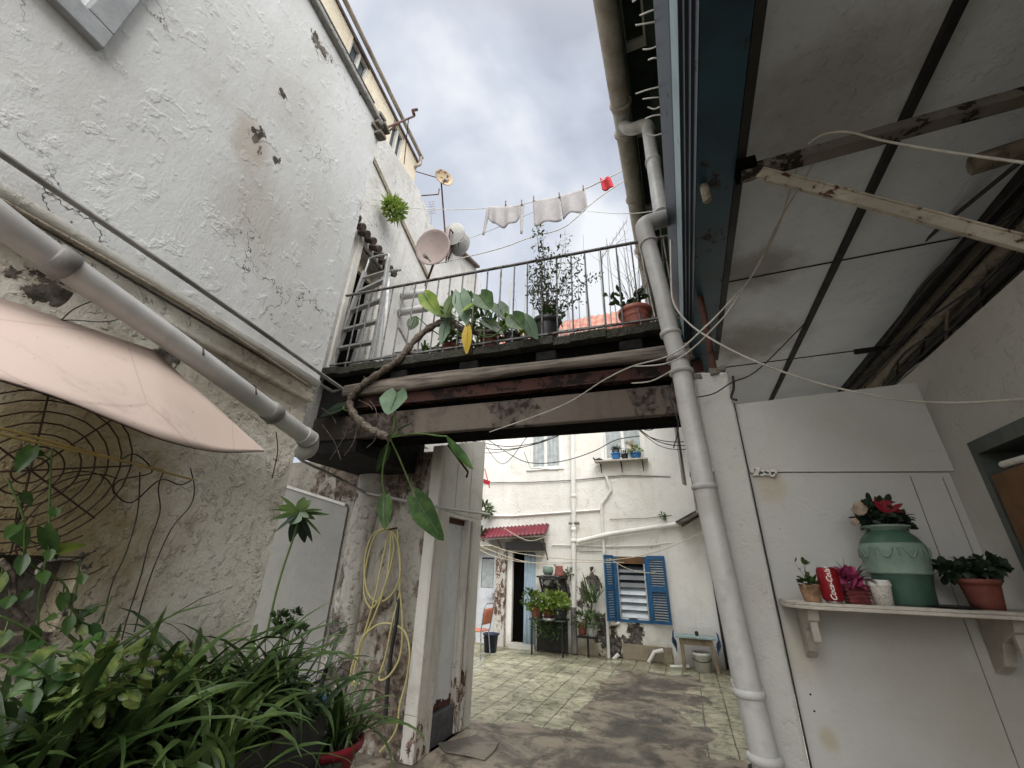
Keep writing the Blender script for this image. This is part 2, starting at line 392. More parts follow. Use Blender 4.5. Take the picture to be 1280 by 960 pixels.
M['wirec'] = plain('cream_cable', (.62, .56, .42), .5)
M['rail'] = rustpaint('railing_steel', (.19, .19, .19), rust=(.10, .065, .05), amt=.55, sc=20, rough=.6)
M['rustd'] = rustpaint('dark_red_steel', (.055, .020, .014), rust=(.018, .012, .010), amt=.50, sc=7, rough=.85)
M['wood'] = woodmat('weathered_timber', (.07, .055, .045), (.20, .17, .14), 0)
M['oldwood'] = woodmat('sun_bleached_shutter', (.20, .19, .17), (.36, .34, .31), 2)
M['paintbeam'] = plaster('painted_beam', (.135, .112, .094), dirt=(.045, .033, .026), dirt_amt=.85, lump=.006, streak=.5, cream=(.105, .085, .07), peel=[(-2.6, 2.9, 2.75, .5), (-1.2, 2.95, 2.85, .35), (.0, 3.05, 2.8, .3)], peelthr=.64, pscale=7, peelcol=(.02, .014, .011), stains_and_shade=[(-2.9, 2.85, 2.75, .9, (.02, .016, .013), .9)])  # dark spot at the left end is shade painted into the beam
M['moss'] = plaster('mossy_slab', (.055, .055, .042), dirt=(.018, .022, .012), dirt_amt=.9, lump=.03, lumpscale=18)
M['alu'] = plain('aluminium', (.40, .40, .39), .45, metal=.5, var=.2)
M['pink'] = plain('faded_pink_sheet', (.57, .45, .395), .75, var=.08, vs=1.6, col2=(.51, .40, .345), bump=.0015, bs=14, spec=.12)
n = NT('stained_pink_sheet')
c = n.mix(n.ramp(n.noise(1.4, 4), .35, .7), (.57, .45, .395), (.50, .395, .34))
c = n.mix(n.math('MULTIPLY', n.ramp(n.noise(3.2, 9, .7, dist=.5), .52, .72), .45), c, (.30, .235, .19))
c = n.mix(n.math('MULTIPLY', n.ramp(n.noise(45, 4, .7), .66, .72), .8), c, (.10, .075, .06))
c = n.mix(n.math('MULTIPLY', n.ramp(n.voro(1.7, 'DISTANCE_TO_EDGE'), .012, .002), .25), c, (.25, .19, .16))
M['pink'] = n.done(c, .75, n.bump(n.noise(5, 5), .4, .006))
M['terra'] = plain('terracotta', (.20, .062, .045), .75, var=.3, vs=14, bump=.002)
M['terrap'] = plain('terracotta_plastic', (.36, .12, .09), .55, var=.25)
M['blackpot'] = plain('black_pot', (.025, .025, .028), .45)
M['soil'] = plain('soil', (.03, .02, .014), .95, bump=.01, bs=70)
M['trunk'] = plain('bark', (.17, .14, .11), .85, var=.6, vs=30, bump=.016, bs=50, col2=(.055, .042, .035))
M['vase_d'] = plain('dark_green_glaze', (.055, .115, .085), .45, var=.25, vs=18, bump=.001)
M['vase_l'] = plain('sage_green_glaze', (.20, .28, .225), .6, var=.2, vs=20, bump=.002)
M['wicker'] = plain('straw_weave', (.36, .21, .12), .75, var=.5, vs=40, bump=.006, bs=130)
M['wickerr'] = plain('red_weave', (.22, .045, .05), .7, var=.5, vs=40, bump=.006, bs=130)
M['red'] = plain('red_tin', (.24, .012, .016), .35, var=.2, metal=.2)
M['redgloss'] = plain('red_paper', (.22, .012, .022), .5)
M['tin'] = plain('bare_tin', (.6, .6, .6), .3, metal=.9)
M['paperw'] = plain('white_paper', (.66, .64, .60), .7, var=.1)
M['rose'] = plain('cream_petal', (.60, .50, .38), .8, var=.25, vs=50)
M['magenta'] = plain('pink_foil', (.40, .07, .17), .4, var=.4, vs=60)
M['leafd'] = leafmat('dark_leaf', (.018, .038, .011), (.05, .085, .024), .22, .36)
M['leafs'] = leafmat('strap_leaf', (.038, .072, .020), (.10, .155, .045), .25, .32)
M['leafv'] = leafmat('variegated_leaf', (.035, .075, .018), (.16, .20, .05), .25, .45, 30)
M['leafy'] = leafmat('lime_leaf', (.12, .21, .03), (.24, .31, .06), .35, .45)
M['leafb'] = leafmat('broad_leaf', (.026, .065, .018), (.065, .125, .03), .25, .32, 14)
M['leafp'] = leafmat('pale_leaf_underside', (.13, .20, .13), (.20, .29, .19), .3, .5)
M['leafk'] = leafmat('nearly_black_leaf', (.018, .032, .018), (.03, .05, .028), .15, .45)
M['leafo'] = leafmat('olive_leaf', (.05, .07, .035), (.10, .12, .06), .2, .5)
M['yel'] = leafmat('yellow_leaf', (.55, .38, .03), (.60, .45, .08), .3, .5)
M['stem'] = plain('green_stem', (.09, .15, .04), .5)
M['hose'] = plain('yellow_hose', (.42, .37, .16), .4, var=.15)
M['bamboo'] = plain('yellow_cane', (.52, .40, .14), .5)
M['shutter'] = rustpaint('blue_shutter_paint', (.02, .105, .235), rust=(.10, .14, .18), amt=.66, sc=18, rough=.5)
M['glassl'] = plain('frosted_louvre_glass', (.52, .58, .62), .18, var=.3, vs=3, col2=(.35, .42, .47))
M['glassd'] = plain('dark_louvre_glass', (.05, .06, .07), .12, var=.3, vs=3)
M['curtain'] = plain('lace_curtain', (.42, .455, .46), .8, var=.25, vs=8)
M['curtb'] = plain('blue_door_curtain', (.42, .53, .62), .85, var=.2, vs=4)
M['whitepaint'] = plaster('chipped_white_paint', (.60, .585, .54), dirt=(.3, .25, .18), dirt_amt=.45, lump=.006, streak=.3)
M['postpaint'] = plaster('peeling_white_post', (.58, .56, .51), dirt=(.22, .15, .1), dirt_amt=.6, lump=.006, streak=.5, peel=[(-2.4, 3.9, .1, .25), (-2.4, 4.75, .3, .35), (-4.05, 9.55, .9, .7), (-4.05, 9.55, 1.6, .4)], peelthr=.70, peelcol=(.06, .035, .026), pscale=12)
M['greydoor'] = plain('grey_door_paint', (.255, .25, .225), .55, var=.12, vs=3)
M['lightgrey'] = plain('light_grey_door_paint', (.62, .63, .63), .5, var=.1, vs=3)
M['lightdoor'] = plain('pale_grey_door', (.60, .62, .66), .6, var=.15, vs=3)
M['step'] = plain('dark_grey_step', (.075, .075, .08), .6, var=.4, vs=6, bump=.004)
M['awnred'] = plain('red_corrugated_sheet', (.17, .018, .032), .45, var=.3, vs=4)
M['orange'] = plain('orange_plastic', (.60, .20, .12), .4, var=.1)
M['chrome'] = plain('dull_chrome', (.5, .5, .5), .3, metal=.8)
M['navyp'] = plain('navy_plastic', (.02, .03, .07), .4)
M['bluep'] = plain('blue_plastic', (.04, .16, .42), .4)
M['tarp'] = plain('blue_tarpaulin', (.03, .10, .22), .5)
M['ttop'] = plain('pale_blue_board', (.34, .44, .44), .6)
M['twood'] = woodmat('old_table_wood', (.22, .17, .11), (.34, .27, .18), 2)
M['cloth'] = plain('grey_linen', (.28, .268, .272), .9, var=.12, vs=6, bump=.004, bs=25)
M['clothr'] = plain('red_cloth', (.38, .02, .03), .9)
M['dishp'] = plain('dusty_pink_dish', (.33, .265, .25), .6, var=.15, vs=3)
M['dishg'] = plain('grey_dish', (.33, .325, .31), .6, var=.25, vs=5)
M['dishy'] = rustpaint('yellowed_dish', (.33, .25, .14), amt=.55, sc=9)
M['tile'] = plain('roof_tile', (.115, .085, .07), .85, var=.5, vs=9, bump=.01, bs=30)
M['rooftile'] = plain('orange_roof_tile', (.27, .085, .065), .8, var=.35, vs=3, col2=(.33, .20, .14))
M['glass'] = plain('window_glass', (.12, .14, .16), .08, var=.3, vs=2)
M['greenwall'] = plain('dark_green_boards', (.06, .085, .065), .7, var=.35, vs=5)
M['greengrey'] = plain('grey_green_frame', (.10, .115, .10), .65, var=.3, vs=6)
M['brownboard'] = plain('brown_board', (.17, .085, .04), .7, var=.35, vs=5)
M['ironwire'] = plain('rusty_wire', (.05, .03, .022), .8)
M['plinth'] = plaster('stained_plinth', (.34, .29, .21), dirt=(.10, .085, .06), dirt_amt=.9, lump=.02, lumpscale=9)
M['concrete'] = plaster('rough_concrete', (.22, .20, .17), dirt=(.07, .06, .045), dirt_amt=.7, lump=.03, lumpscale=12)
M['greytub'] = plain('grey_tub', (.20, .20, .20), .65, var=.35, vs=6)
M['shelfw'] = plain('chipped_white_shelf', (.52, .48, .42), .6, var=.3, vs=8, bump=.003)
M['orchid'] = plain('mauve_paper', (.55, .35, .45), .7)

# ================================================================== ground
n_rough = .5
def ground_mats():
    n = NT('courtyard_concrete')
    c = n.mix(n.ramp(n.noise(1.3, 7, .62, dist=.8), .38, .62), (.24, .205, .165), (.10, .09, .078))
    c = n.mix(n.math('MULTIPLY', n.ramp(n.noise(5, 8, .7), .52, .66), .7), c, (.06, .052, .042))
    c = n.mix(n.ramp(n.noise(30, 4, .7), .66, .72), c, (.42, .38, .30))
    wet = n.ramp(n.noise(.8, 4), .5, .62)
    nr = n.bump(n.noise(9, 8, .65), .8, .014); nr = n.bump(n.noise(80, 3), .6, .003, nr)
    n.done(c, n.math('SUBTRACT', .75, n.math('MULTIPLY', wet, .4)), nr); M['conc'] = n.m
    n = NT('courtyard_tiles')
    x, y, z = n.xyz()
    wob = n.math('MULTIPLY', n.math('SUBTRACT', n.noise(1.6, 3), .5), .05)
    def grid(s, k):
        f = n.math('FRACT', n.math('DIVIDE', n.math('ADD', s, n.math('ADD', wob, 50)), k))
        return n.math('MINIMUM', f, n.math('SUBTRACT', 1, f))
    gx = grid(x, .27); gy = grid(y, .27)
    e = n.math('MINIMUM', gx, n.math('MULTIPLY', gy, 1.4))
    jw = n.math('ADD', .012, n.math('MULTIPLY', n.noise(3, 5), .045))
    j = n.math('SUBTRACT', 1, n.math('DIVIDE', e, jw), clamp=True)
    cell = n.N.new('ShaderNodeTexWhiteNoise'); cb = n.N.new('ShaderNodeCombineXYZ')
    n.link(n.math('FLOOR', n.math('DIVIDE', n.math('ADD', x, n.math('ADD', wob, 50)), .27)), cb.inputs[0]); n.link(n.math('FLOOR', n.math('DIVIDE', n.math('ADD', y, n.math('ADD', wob, 50)), .27)), cb.inputs[1]); n.link(cb.outputs[0], cell.inputs[0])
    c = n.mix(cell.outputs[0], (.60, .57, .41), (.46, .45, .32))
    c = n.mix(n.math('MULTIPLY', n.ramp(n.noise(3.2, 8, .68, dist=.5), .42, .66), .75), c, (.19, .185, .125))
    c = n.mix(n.math('MULTIPLY', n.ramp(n.noise(11, 6, .7), .50, .64), .7), c, (.085, .095, .055))
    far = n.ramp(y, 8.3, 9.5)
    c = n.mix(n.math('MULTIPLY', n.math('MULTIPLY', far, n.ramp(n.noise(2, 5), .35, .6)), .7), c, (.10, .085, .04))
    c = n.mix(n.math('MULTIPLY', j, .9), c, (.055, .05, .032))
    # worn screed replaces the tiles in the middle and in the foreground
    fr_ = lambda s_, k_: n.math('MULTIPLY', s_, k_)
    inner = n.math('MINIMUM', n.math('MINIMUM', n.math('ADD', x, 1.42), n.math('SUBTRACT', -.06, x)), n.math('SUBTRACT', 8.7, y))
    inner = n.math('MAXIMUM', inner, n.math('SUBTRACT', 5.25, y))
    nz = fr_(n.math('SUBTRACT', n.noise(1.3, 9, .66, dist=.3), .5), 1.5)
    mk = n.ramp(n.math('ADD', inner, nz), .0, .045)
    sc1 = n.mix(n.ramp(n.noise(1.7, 9, .68, dist=.6), .42, .58), (.33, .28, .215), (.11, .095, .078))
    sc1 = n.mix(fr_(n.ramp(n.noise(5, 8, .7), .50, .64), .75), sc1, (.055, .048, .04))
    sc1 = n.mix(n.ramp(n.noise(26, 4, .7), .665, .70), sc1, (.46, .42, .34))
    c = n.mix(mk, c, sc1)
    j = n.math('MULTIPLY', j, n.math('SUBTRACT', 1, mk))
    nr = n.bump(n.math('ADD', n.math('MULTIPLY', j, -1), n.math('MULTIPLY', n.noise(7, 6), .9)), .9, .010)
    nr = n.bump(mk, -.5, .010, nr); nr = n.bump(n.noise(16, 8, .7), n_rough, .012, nr)
    n.done(c, n.math('SUBTRACT', .60, n.math('MULTIPLY', n.ramp(n.noise(1.1, 4), .38, .6), .44)), nr); M['tilefloor'] = n.m
ground_mats()
MB().grid(lambda u, v: V((-60+120*u, -60+120*v, -.012)), 2, 2, False).build('ground', M['conc'], kind='structure')
def ragged(poly, amp=.06, step=.12):
    out = []
    for i in range(len(poly)):
        a = V((*poly[i][:2], 0)); b = V((*poly[(i+1) % len(poly)][:2], 0)); k = max(1, int((b-a).length/step)); nn = (b-a).orthogonal().normalized()
        p = V((-(b-a).y, (b-a).x, 0)).normalized() if (b-a).length else nn
        keep = len(poly[i]) > 2
        for j in range(k):
            out.append(a.lerp(b, j/k)+p*(0 if keep else random.uniform(-amp, amp)))
    return out
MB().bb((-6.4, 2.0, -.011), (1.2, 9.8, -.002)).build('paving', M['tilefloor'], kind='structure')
# broken crust of screed by the hut corner
g = MB(); random.seed(3)
def slab(cx, cy, r, h):
    k = 9; pts = [V((cx+math.cos(6.28*i/k)*r*random.uniform(.6, 1.2), cy+math.sin(6.28*i/k)*r*random.uniform(.6, 1.2), 0)) for i in range(k)]; g.prism(pts, (0, 0, h))
slab(-2.1, 4.45, .30, .016)
g.build('ground', M['conc'], kind='structure', bevel=.008)

# ================================================================== left house (near, left)
TC = -.97
ho = L(-3, 0)
house = thing('house', 'tall white rendered house wall with blistered plaster at left', 'house', ho)
# window opening, t / z
wt0, wt1, wz0, wz1 = -3.55, -2.76, 3.60, 4.95
hb = MB(); holed(hb, L(0, 0), LD, LN, -6.5, TC, 2.72, 5.46, [(wt0, wt1, wz0, wz1)], .3); hb.build('wall', M['wallA'], house)
hb = MB(); holed(hb, L(0, 0, -.05), LD, LN, -6.5, TC-.0, 0, 2.717, [(-2.2, -1.9, 1.29, 1.545)], .3); hb.build('lower_wall', M['wallLow'], house)
MB().hexa([L(-2.25, 1.25, -.17), L(-1.85, 1.25, -.17), L(-1.85, 1.25, -.2), L(-2.25, 1.25, -.2), L(-2.25, 1.6, -.17), L(-1.85, 1.6, -.17), L(-1.85, 1.6, -.2), L(-2.25, 1.6, -.2)]).build('niche_back', M['concrete'], house)
# rounded stone moulding between the two storeys
MB().tube([L(-6.5, 2.70, .0), L(-3.5, 2.695, .0), L(TC-.01, 2.70, .0)], .030, 10).build('moulding', M['whitepaint'], house)
MB().obb(L(-6.5, 2.56, -.052), LD, UP, LN, 5.53, .10, .045).build('moulding', M['wallLow'], house, bevel=.012)
# window: wide grey stone frame around two small sashes
fr = MB()
for (a, b, c, d) in ((wt0-.10, wt1+.10, wz0-.10, wz0), (wt0-.10, wt1+.10, wz1, wz1+.10), (wt0-.10, wt0, wz0, wz1), (wt1, wt1+.10, wz0, wz1)):
    fr.obb(L(a, c, -.12), LD, UP, LN, b-a, d-c, .16)
wn = fr.build('window', M['stoneframe'], house, bevel=.006)
s = MB()
for k in range(2):
    a = wt0+k*(wt1-wt0)/2; b = a+(wt1-wt0)/2
    for (p, q, c, d) in ((a, b, wz0, wz0+.05), (a, b, wz1-.05, wz1), (a, a+.05, wz0+.05, wz1-.05), (b-.05, b, wz0+.05, wz1-.05)): s.obb(L(p, c, -.15), LD, UP, LN, q-p, d-c, .045)
s.build('frame', M['whitepaint'], wn)
MB().obb(L(wt0, wz0, -.19), LD, UP, LN, wt1-wt0, wz1-wz0, .01).build('pane', M['glass'], wn)
# parapet coping with broken end
cp = MB(); prof = [(-.3, 5.46), (.03, 5.46), (.045, 5.475), (.045, 5.52), (.02, 5.54), (-.3, 5.54)]
cp.prism([L(-6.5, z, o) for o, z in prof], LD*(6.5+TC)); cp.build('coping', M['coping'], house, bevel=.012)
MB().bar(L(-6.5, 5.545, .035), L(TC-.2, 5.545, .035), .012, .02).build('cracked_edge', M['dark'], house)
cb = MB(); random.seed(5)
for k in range(7): cb.obb(L(TC-.14+random.uniform(0, .1), 5.30+k*.035, -.05+random.uniform(0, .06)), LD+UP*random.uniform(-.3, .3), UP, LN, random.uniform(.05, .11), random.uniform(.03, .05), random.uniform(.04, .08))
cb.build('broken_coping_end', M['concrete'], house, bevel=.01)

# thin conduit under the moulding, running past the corner and bent back
MB().tube(cpt([L(-6, 2.80, .045), L(-3.5, 2.795, .045), L(-2, 2.785, .045), L(-1.02, 2.755, .045), L(-.78, 2.745, .05)]), .013, 8).tube([L(-.78, 2.745, .05), L(-.83, 2.70, .02), L(-1.0, 2.70, .01)], .010, 6).build(
    'conduit', M['pvcd'], label='thin grey conduit along the left house wall, its end bent past the corner', cat='conduit')
MB().tube(cpt([atL(0, 250, .02), atL(120, 318, .03), atL(210, 370, .02), atL(260, 400, .03), atL(330, 445, .02), atL(385, 482, .02)]), .010, 6).build('cable', M['cream'], label='dirty thin cable sagging just above the big sloping pipe at left', cat='cable')

# big sloping waste pipe
pp = [atL(-60, 228, .11), atL(0, 275, .11), atL(60, 318, .11), atL(205, 418, .11), atL(330, 508, .11), atL(378, 543, .11)]
dp = thing('drainpipe', 'thick grey drainpipe sloping down across the left house wall', 'drainpipe', pp[3])
MB().tube(cpt(pp, 4), .052, 20).build('pipe', M['pvcl'], dp)
def collar(mb, a, b, r, l):
    a = V(a); d = (V(b)-a).normalized(); mb.lathe([(r, 0), (r+.009, .006), (r+.009, l-.006), (r, l)], a, 20, d)
for (a, b) in ((pp[1].lerp(pp[2], 1.0), pp[3]), (pp[4].lerp(pp[5], .1), pp[5])):
    q = MB(); collar(q, a, b, .052, .07); q.build('collar', M['pvcd'], dp)
e0 = pp[5]; dd = (pp[5]-pp[4]).normalized()
el = [e0, e0+dd*.05, e0+dd*.09-UP*.012-LN*.01, e0+dd*.115-UP*.04-LN*.035, e0+dd*.12-UP*.06-LN*.09]
MB().tube(cpt(el, 4), .057, 20).build('elbow', M['pvcl'], dp)
q = MB(); collar(q, el[1], el[2], .057, .025); q.build('collar', M['pvcd'], dp)
for t_ in (.25, .8): p = pp[3].lerp(pp[4], t_); MB().tube([p+LN*.058, p+LN*.03+UP*.05, p+UP*.058, p-LN*.04+UP*.05, p-LN*.09+UP*.03], .005, 6).build('bracket', M['ironwire'], dp)

# pink plastic awning sheet
A0_, A1_, A2_ = atL(-80, 345, .02), atL(192, 438, .06), atL(330, 563, .27)
low_ = cpt([atL(-80, 452, .50), atL(60, 492, .50), atL(150, 528, .47), atL(215, 552, .42), atL(275, 564, .35), A2_], 8)
def awn(u, v):
    t_ = A0_.lerp(A1_, u/.6) if u < .6 else A1_.lerp(A2_, (u-.6)/.4)
    i = u*(len(low_)-1); k_ = min(int(i), len(low_)-2); b = low_[k_].lerp(low_[k_+1], i-k_)
    return t_.lerp(b, v)-UP*.02*math.sin(v*3.14)*(1-u)+LN*.002*math.sin(u*23)*v
aw = MB(); aw.grid(awn, 40, 10)
awo = aw.build('awning_sheet', M['pink'], solid=.003, label='faded pink plastic awning sheet under the sloping drainpipe', cat='awning')

MB().tube([q-UP*.004 for q in low_], .002, 6).build('rolled_hem', M['rustd'], awo)
# wire spiral trellis on the wall, canes, hanging wires
sc = atL(38, 588, .10); sp = MB()
U1 = LD; W1 = (UP+LN*.25).normalized()
for k, r in enumerate((.045, .085, .13, .17, .21, .25, .285)):
    sp.tube([sc+U1*math.cos(a*.2618)*r+W1*math.sin(a*.2618)*r*.95 for a in range(25)], .0028, 5, False)
for k in range(8): a = k*math.pi/4+.3; sp.tube([sc, sc+(U1*math.cos(a)+W1*math.sin(a)*.95)*.29], .0032, 5)
for k in range(3):
    c2 = sc+U1*(.16+.05*k)-W1*(.10+.03*k); rr = .13+.03*k
    sp.tube([c2+U1*math.cos(a*.2618)*rr+W1*math.sin(a*.2618)*rr for a in range(2+k*3, 22)], .0025, 5, False)
sp.build('wire_trellis', M['ironwire'], label='rusty wire rings like a cobweb hanging on the left wall', cat='wire trellis')
for i, (a, b, lab) in enumerate((((-30, 527), (243, 600), 'upper yellow cane tied across the wire rings'), ((-30, 536), (205, 588), 'lower yellow cane tied across the wire rings'))):
    MB().tube([atL(*a, .16+.02*i), atL(*b, .1)], .0045, 6).build('cane', M['bamboo'], label=lab, cat='cane')
def wirething(pts, r, mat, lab, off=.02, cat='wire', n=6, name='wire'):
    return MB().tube(cpt([atL(*p, off) if len(p) == 2 else V(p) for p in pts]), r, n).build(name, M[mat], label=lab, cat=cat)
wirething([(205, 588), (198, 610), (200, 640), (186, 680), (176, 720), (160, 770), (152, 800)], .0028, 'wired', 'dark wire dangling from the cane, middle one of three', .05)
wirething([(175, 590), (172, 640), (158, 690), (140, 730), (128, 780)], .0026, 'wired', 'dark wire dangling from the cane, nearest the niche', .05)
wirething([(238, 585), (243, 610), (238, 632), (215, 660), (196, 700), (180, 745), (168, 790)], .0024, 'wired', 'dark wire dangling from the cane tip, farthest right of three', .04)
wirething([(150, 575), (170, 568), (190, 590), (150, 600), (143, 615), (165, 628), (200, 600), (225, 606), (240, 600)], .0028, 'wired', 'tangled wire loop tied round the two yellow canes', .08)
wirething([(345, 540), (347, 565), (340, 598)], .003, 'wired', 'short black wire hanging below the drainpipe elbow', .03)
wirething([(75, 402), (95, 385), (130, 375), (165, 390), (135, 402), (90, 400), (75, 402)], .002, 'wired', 'thin wire loop between pink sheet and drainpipe', .05)
wirething([(100, 700), (75, 698), (52, 705), (45, 720)], .006, 'whitepaint', 'short white pipe stub inside the wall niche', -.08, 'pipe', 6, 'pipe_stub')

# ================================================================== back left: house behind the bridge
B0 = -.89
hB = thing('house', 'cream white house side behind the footbridge, with the narrow balcony door', 'house', L(1.5, 0, B0))
def Bp(t, z, o=0): return L(t, z, B0+o)
dt0, dt1, dz1 = .17, .66, 5.2
w = MB(); holed(w, Bp(0, 0), LD, LN, -1.0, 1.95, 2.66, 5.6, [(dt0, dt1, 3.35, dz1)], .25)
w.build('wall', M['wallB'], hB)
w = MB(); w.prism([Bp(-1.0, 5.6, -.03), Bp(1.95, 5.6, -.03), atL(538, 290, B0-.03), atL(536, 268, B0-.03), atL(523, 236, B0-.03), atL(505, 209, B0-.03), atL(483, 176, B0-.03), atL(466, 150, B0-.03)], -LN*.1); w.build('upper_wall', M['wallB'], hB)
w = MB(); w.prism([Bp(1.95, 3.3, -.05), Bp(5.6, 3.3, -.05), atL(598, 345, B0-.05), atL(594, 333, B0-.05), atL(566, 306, B0-.05), atL(534, 276, B0-.05), Bp(1.4, 5.5, -.05)], -LN*.3); w.build('gable_wall', M['wallB'], hB)
MB().bar(atL(560, 299, B0-.0), atL(597, 334, B0-.0), .12, .05).build('coping', M['tile'], hB)
w = MB()
for (a, b, c, d) in ((dt0-.10, dt0, 3.35, dz1+.1), (dt1, dt1+.10, 3.35, dz1+.1), (dt0, dt1, dz1, dz1+.1)): w.obb(Bp(a, c, -.03), LD, UP, LN, b-a, d-c, .06)
dr = w.build('door', M['whitepaint'], hB, bevel=.006)
MB().obb(Bp(dt0, 3.35, -.2), LD, UP, LN, dt1-dt0, dz1-3.35, .02).build('door_leaf', M['black'], dr)
# jagged tile drip course over the door
for_t = MB(); random.seed(2)
for k in range(13):
    t = -.62+k*.115; z = 5.40-k*.012
    for_t.lathe([(.036, 0), (.045, .07), (.047, random.uniform(.13, .2))], Bp(t, z+random.uniform(-.012, .012), 0), 9, (LN*.9-UP*.42), True)
for_t.build('drip_tiles', M['tile'], hB)
MB().bar(Bp(-.4, 6.75, -.06), Bp(1.95, 6.1, -.04), .09, .08).build('sloping_ledge', M['cream'], hB)
# beige tall house
hC = thing('house', 'tall beige house with gutter rising above the white wall, top left', 'house', L(-1, 0, B0-.3))
def Cp(t, z, o=0): return L(t, z, B0-.14+o)
e1 = atL(532, 198, B0+.02); et = (e1-P0).dot(LD); ez = e1.z
tw1 = (atL(519, 220, B0-.14)-P0).dot(LD)
# windows of the beige house
def tz(px, py, off): p = atL(px, py, off); return (p-P0).dot(LD), p.z
wa = tz(432, 74, B0-.14); wb = tz(462, 92, B0-.14); wc = tz(484, 165, B0-.14); wd = tz(506, 205, B0-.14)
o_ = B0-.14; u1, u2, u3 = tz(442, 47, o_), tz(463, 84, o_), tz(456, 103, o_); v1, v2, v3 = tz(493, 148, o_), tz(506, 175, o_), tz(504, 203, o_)
hw1 = (u1[0], u2[0], u3[1]-.12, (u1[1]+u2[1])/2); hw2 = (v1[0], v2[0], v3[1]-.12, (v1[1]+v2[1])/2)

w = MB(); holed(w, Cp(0, 0), LD, LN, -7, tw1, 5.0, ez-.05, [hw1, hw2], .3); w.build('wall', M['beige'], hC)
MB().obb(Cp(-7, ez-.06, -3), LD, UP, LN, 7+tw1+.05, .06, 3.02).build('roof', M['tile'], hC)
for hw in (hw1, hw2):
    f = MB(); a, b, c, d = hw; md = (a+b)/2
    for (p, q, r_, s_) in ((a, a+.035, c, d), (b-.035, b, c, d), (a+.035, b-.035, c, c+.035), (a+.035, b-.035, d-.035, d), (md-.02, md+.02, c+.035, d-.035)): f.obb(Cp(p, r_, -.07), LD, UP, LN, q-p, s_-r_, .05)
    wi = f.build('window', M['whitepaint'], hC); MB().obb(Cp(a, c, -.09), LD, UP, LN, b-a, d-c, .01).build('pane', M['glass'], wi)
g = MB(); g.tube([L(-7, ez+.02, B0-.05), L(et, ez+.02, B0-.05)], .034, 10)
g.tube(cpt([L(et-.05, ez, B0-.05), L(et-.02, ez-.15, B0-.06), L(et-.05, ez-.22, B0-.1), L(tw1-.05, ez-.35, B0-.18), L(tw1-.05, ez-1.2, B0-.18)]), .03, 8)
g.build('gutter', M['gutter'], hC)

# bracket arm with lamp bits at the broken corner
a0 = L(TC+.03, 5.50, -.05); a1 = atL(518, 145, -.15)
k = MB(); k.tube([a0, a1], .012, 6).tube([a0-UP*.16, a0.lerp(a1, .55)], .010, 6).tube([a1, atL(516, 138, -.15), atL(521, 137, -.15)], .02, 6).tube([a0.lerp(a1, .8), atL(505, 205, -.5)], .006, 5)
k.build('wall_bracket', M['rust'], label='rusty triangular bracket arm sticking out of the broken wall corner, top left', cat='bracket')

# fern growing out of the wall
random.seed(11); f = MB(); fc = atL(488, 262, B0+.1)
for k in range(240):
    az = random.uniform(-1.7, 1.9); blade(f, fc+rnd()*.04, az-.1, random.uniform(.12, .30), .016, random.uniform(-.3, 1.4), random.uniform(1.4, 3.4), 5)
bush(f, fc+V((.08, 0, -.04)), .15, 320, .06, .4)
f.build('wall_fern', M['leafy'], label='bright green fern tuft growing out of the white wall, top left', cat='fern')

# satellite dishes
def dish(c, r, face, mat, lab, mast_to, arm=True, ang=None):
    c = V(c); face = V(face).normalized(); x, y = frame(face)
    t = thing('satellite_dish', lab, 'satellite dish', c)
    prof = [(.001, -.16*r)]+[(r*q, -.16*r+.16*r*q*q) for q in (.3, .5, .7, .85, .95, 1)]
    MB().lathe(prof+[(r*1.0, .012), (r*.97, .014)]+[(r*q, -.16*r+.16*r*q*q+.012) for q in (.85, .6, .3)]+[(.001, -.16*r+.012)], c, 30, face, False).build('reflector', M[mat], t)
    k = MB(); k.tube([c-face*.16*r, c-face*.16*r-face*.12, V(mast_to)], .018, 6); k.build('mast', M['rust'], t)
    if arm:
        q = c-UP*r*.97; tip = c+face*r*.75-UP*r*.95; k = MB().tube([q, tip], .010, 6); k.build('feed_arm', M['pvcd'], t)
        MB().lathe([(.025, 0), (.03, .03), (.022, .09)], tip, 10, -face).build('receiver', M['pvcd'], t)
    return t
d1 = at(541, 309, 'y', 3.75); dish(d1, .27, (.10, -1, -.30), 'dishp', 'large dusty pink satellite dish, lowest on the white gable', d1+V((-.3, .35, -.35)))
d2 = at(567, 292, 'y', 5.2); dish(d2, .235, (-.1, .95, .2), 'dishg', 'small grey satellite dish seen from behind, upper of the two beside the pink dish', d2+V((-.1, .0, -.7)), False)
d3 = at(575, 305, 'y', 5.5); dish(d3, .25, (.2, .95, .3), 'dishg', 'grey satellite dish seen from behind, half hidden behind the smaller grey one', d3+V((-.3, .0, -.6)), False)
d4 = at(555, 222, 'y', 5.0); dish(d4, .20, (.8, -.62, .0), 'dishy', 'yellowed rusty satellite dish on a thin mast against the sky', at(557, 300, 'y', 5.0), True)
k = MB(); s0 = at(557, 300, 'y', 5.0)
k.tube([at(512, 212, 'y', 4.6), at(546, 222, 'y', 5)], .010, 5).tube([at(521, 245, 'y', 4.6), at(548, 243, 'y', 5), at(549, 236, 'y', 5)], .012, 5)
k.build('mast_stay', M['rust'], label='two thin rusty stays from the beige house to the yellowed dish', cat='stay')
def yagi(base, top, n, l, lab, d=V((1, .2, 0)), up=True):
    k = MB(); base = V(base); top = V(top); k.tube([base, top], .012, 5); d = d.normalized()
    for i in range(n):
        p = top.lerp(base, .05+i*.06) if up else top+V((0, 1, 0)); k.tube([p-d*l*(.5+.04*i), p+d*l*(.5+.04*i)], .006, 4)
    k.build('aerial', M['pvcd'], label=lab, cat='aerial')
yagi(at(538, 300, 'y', 5.6), at(540, 250, 'y', 5.6), 6, .14, 'small TV aerial with stacked rods left of the pink dish')
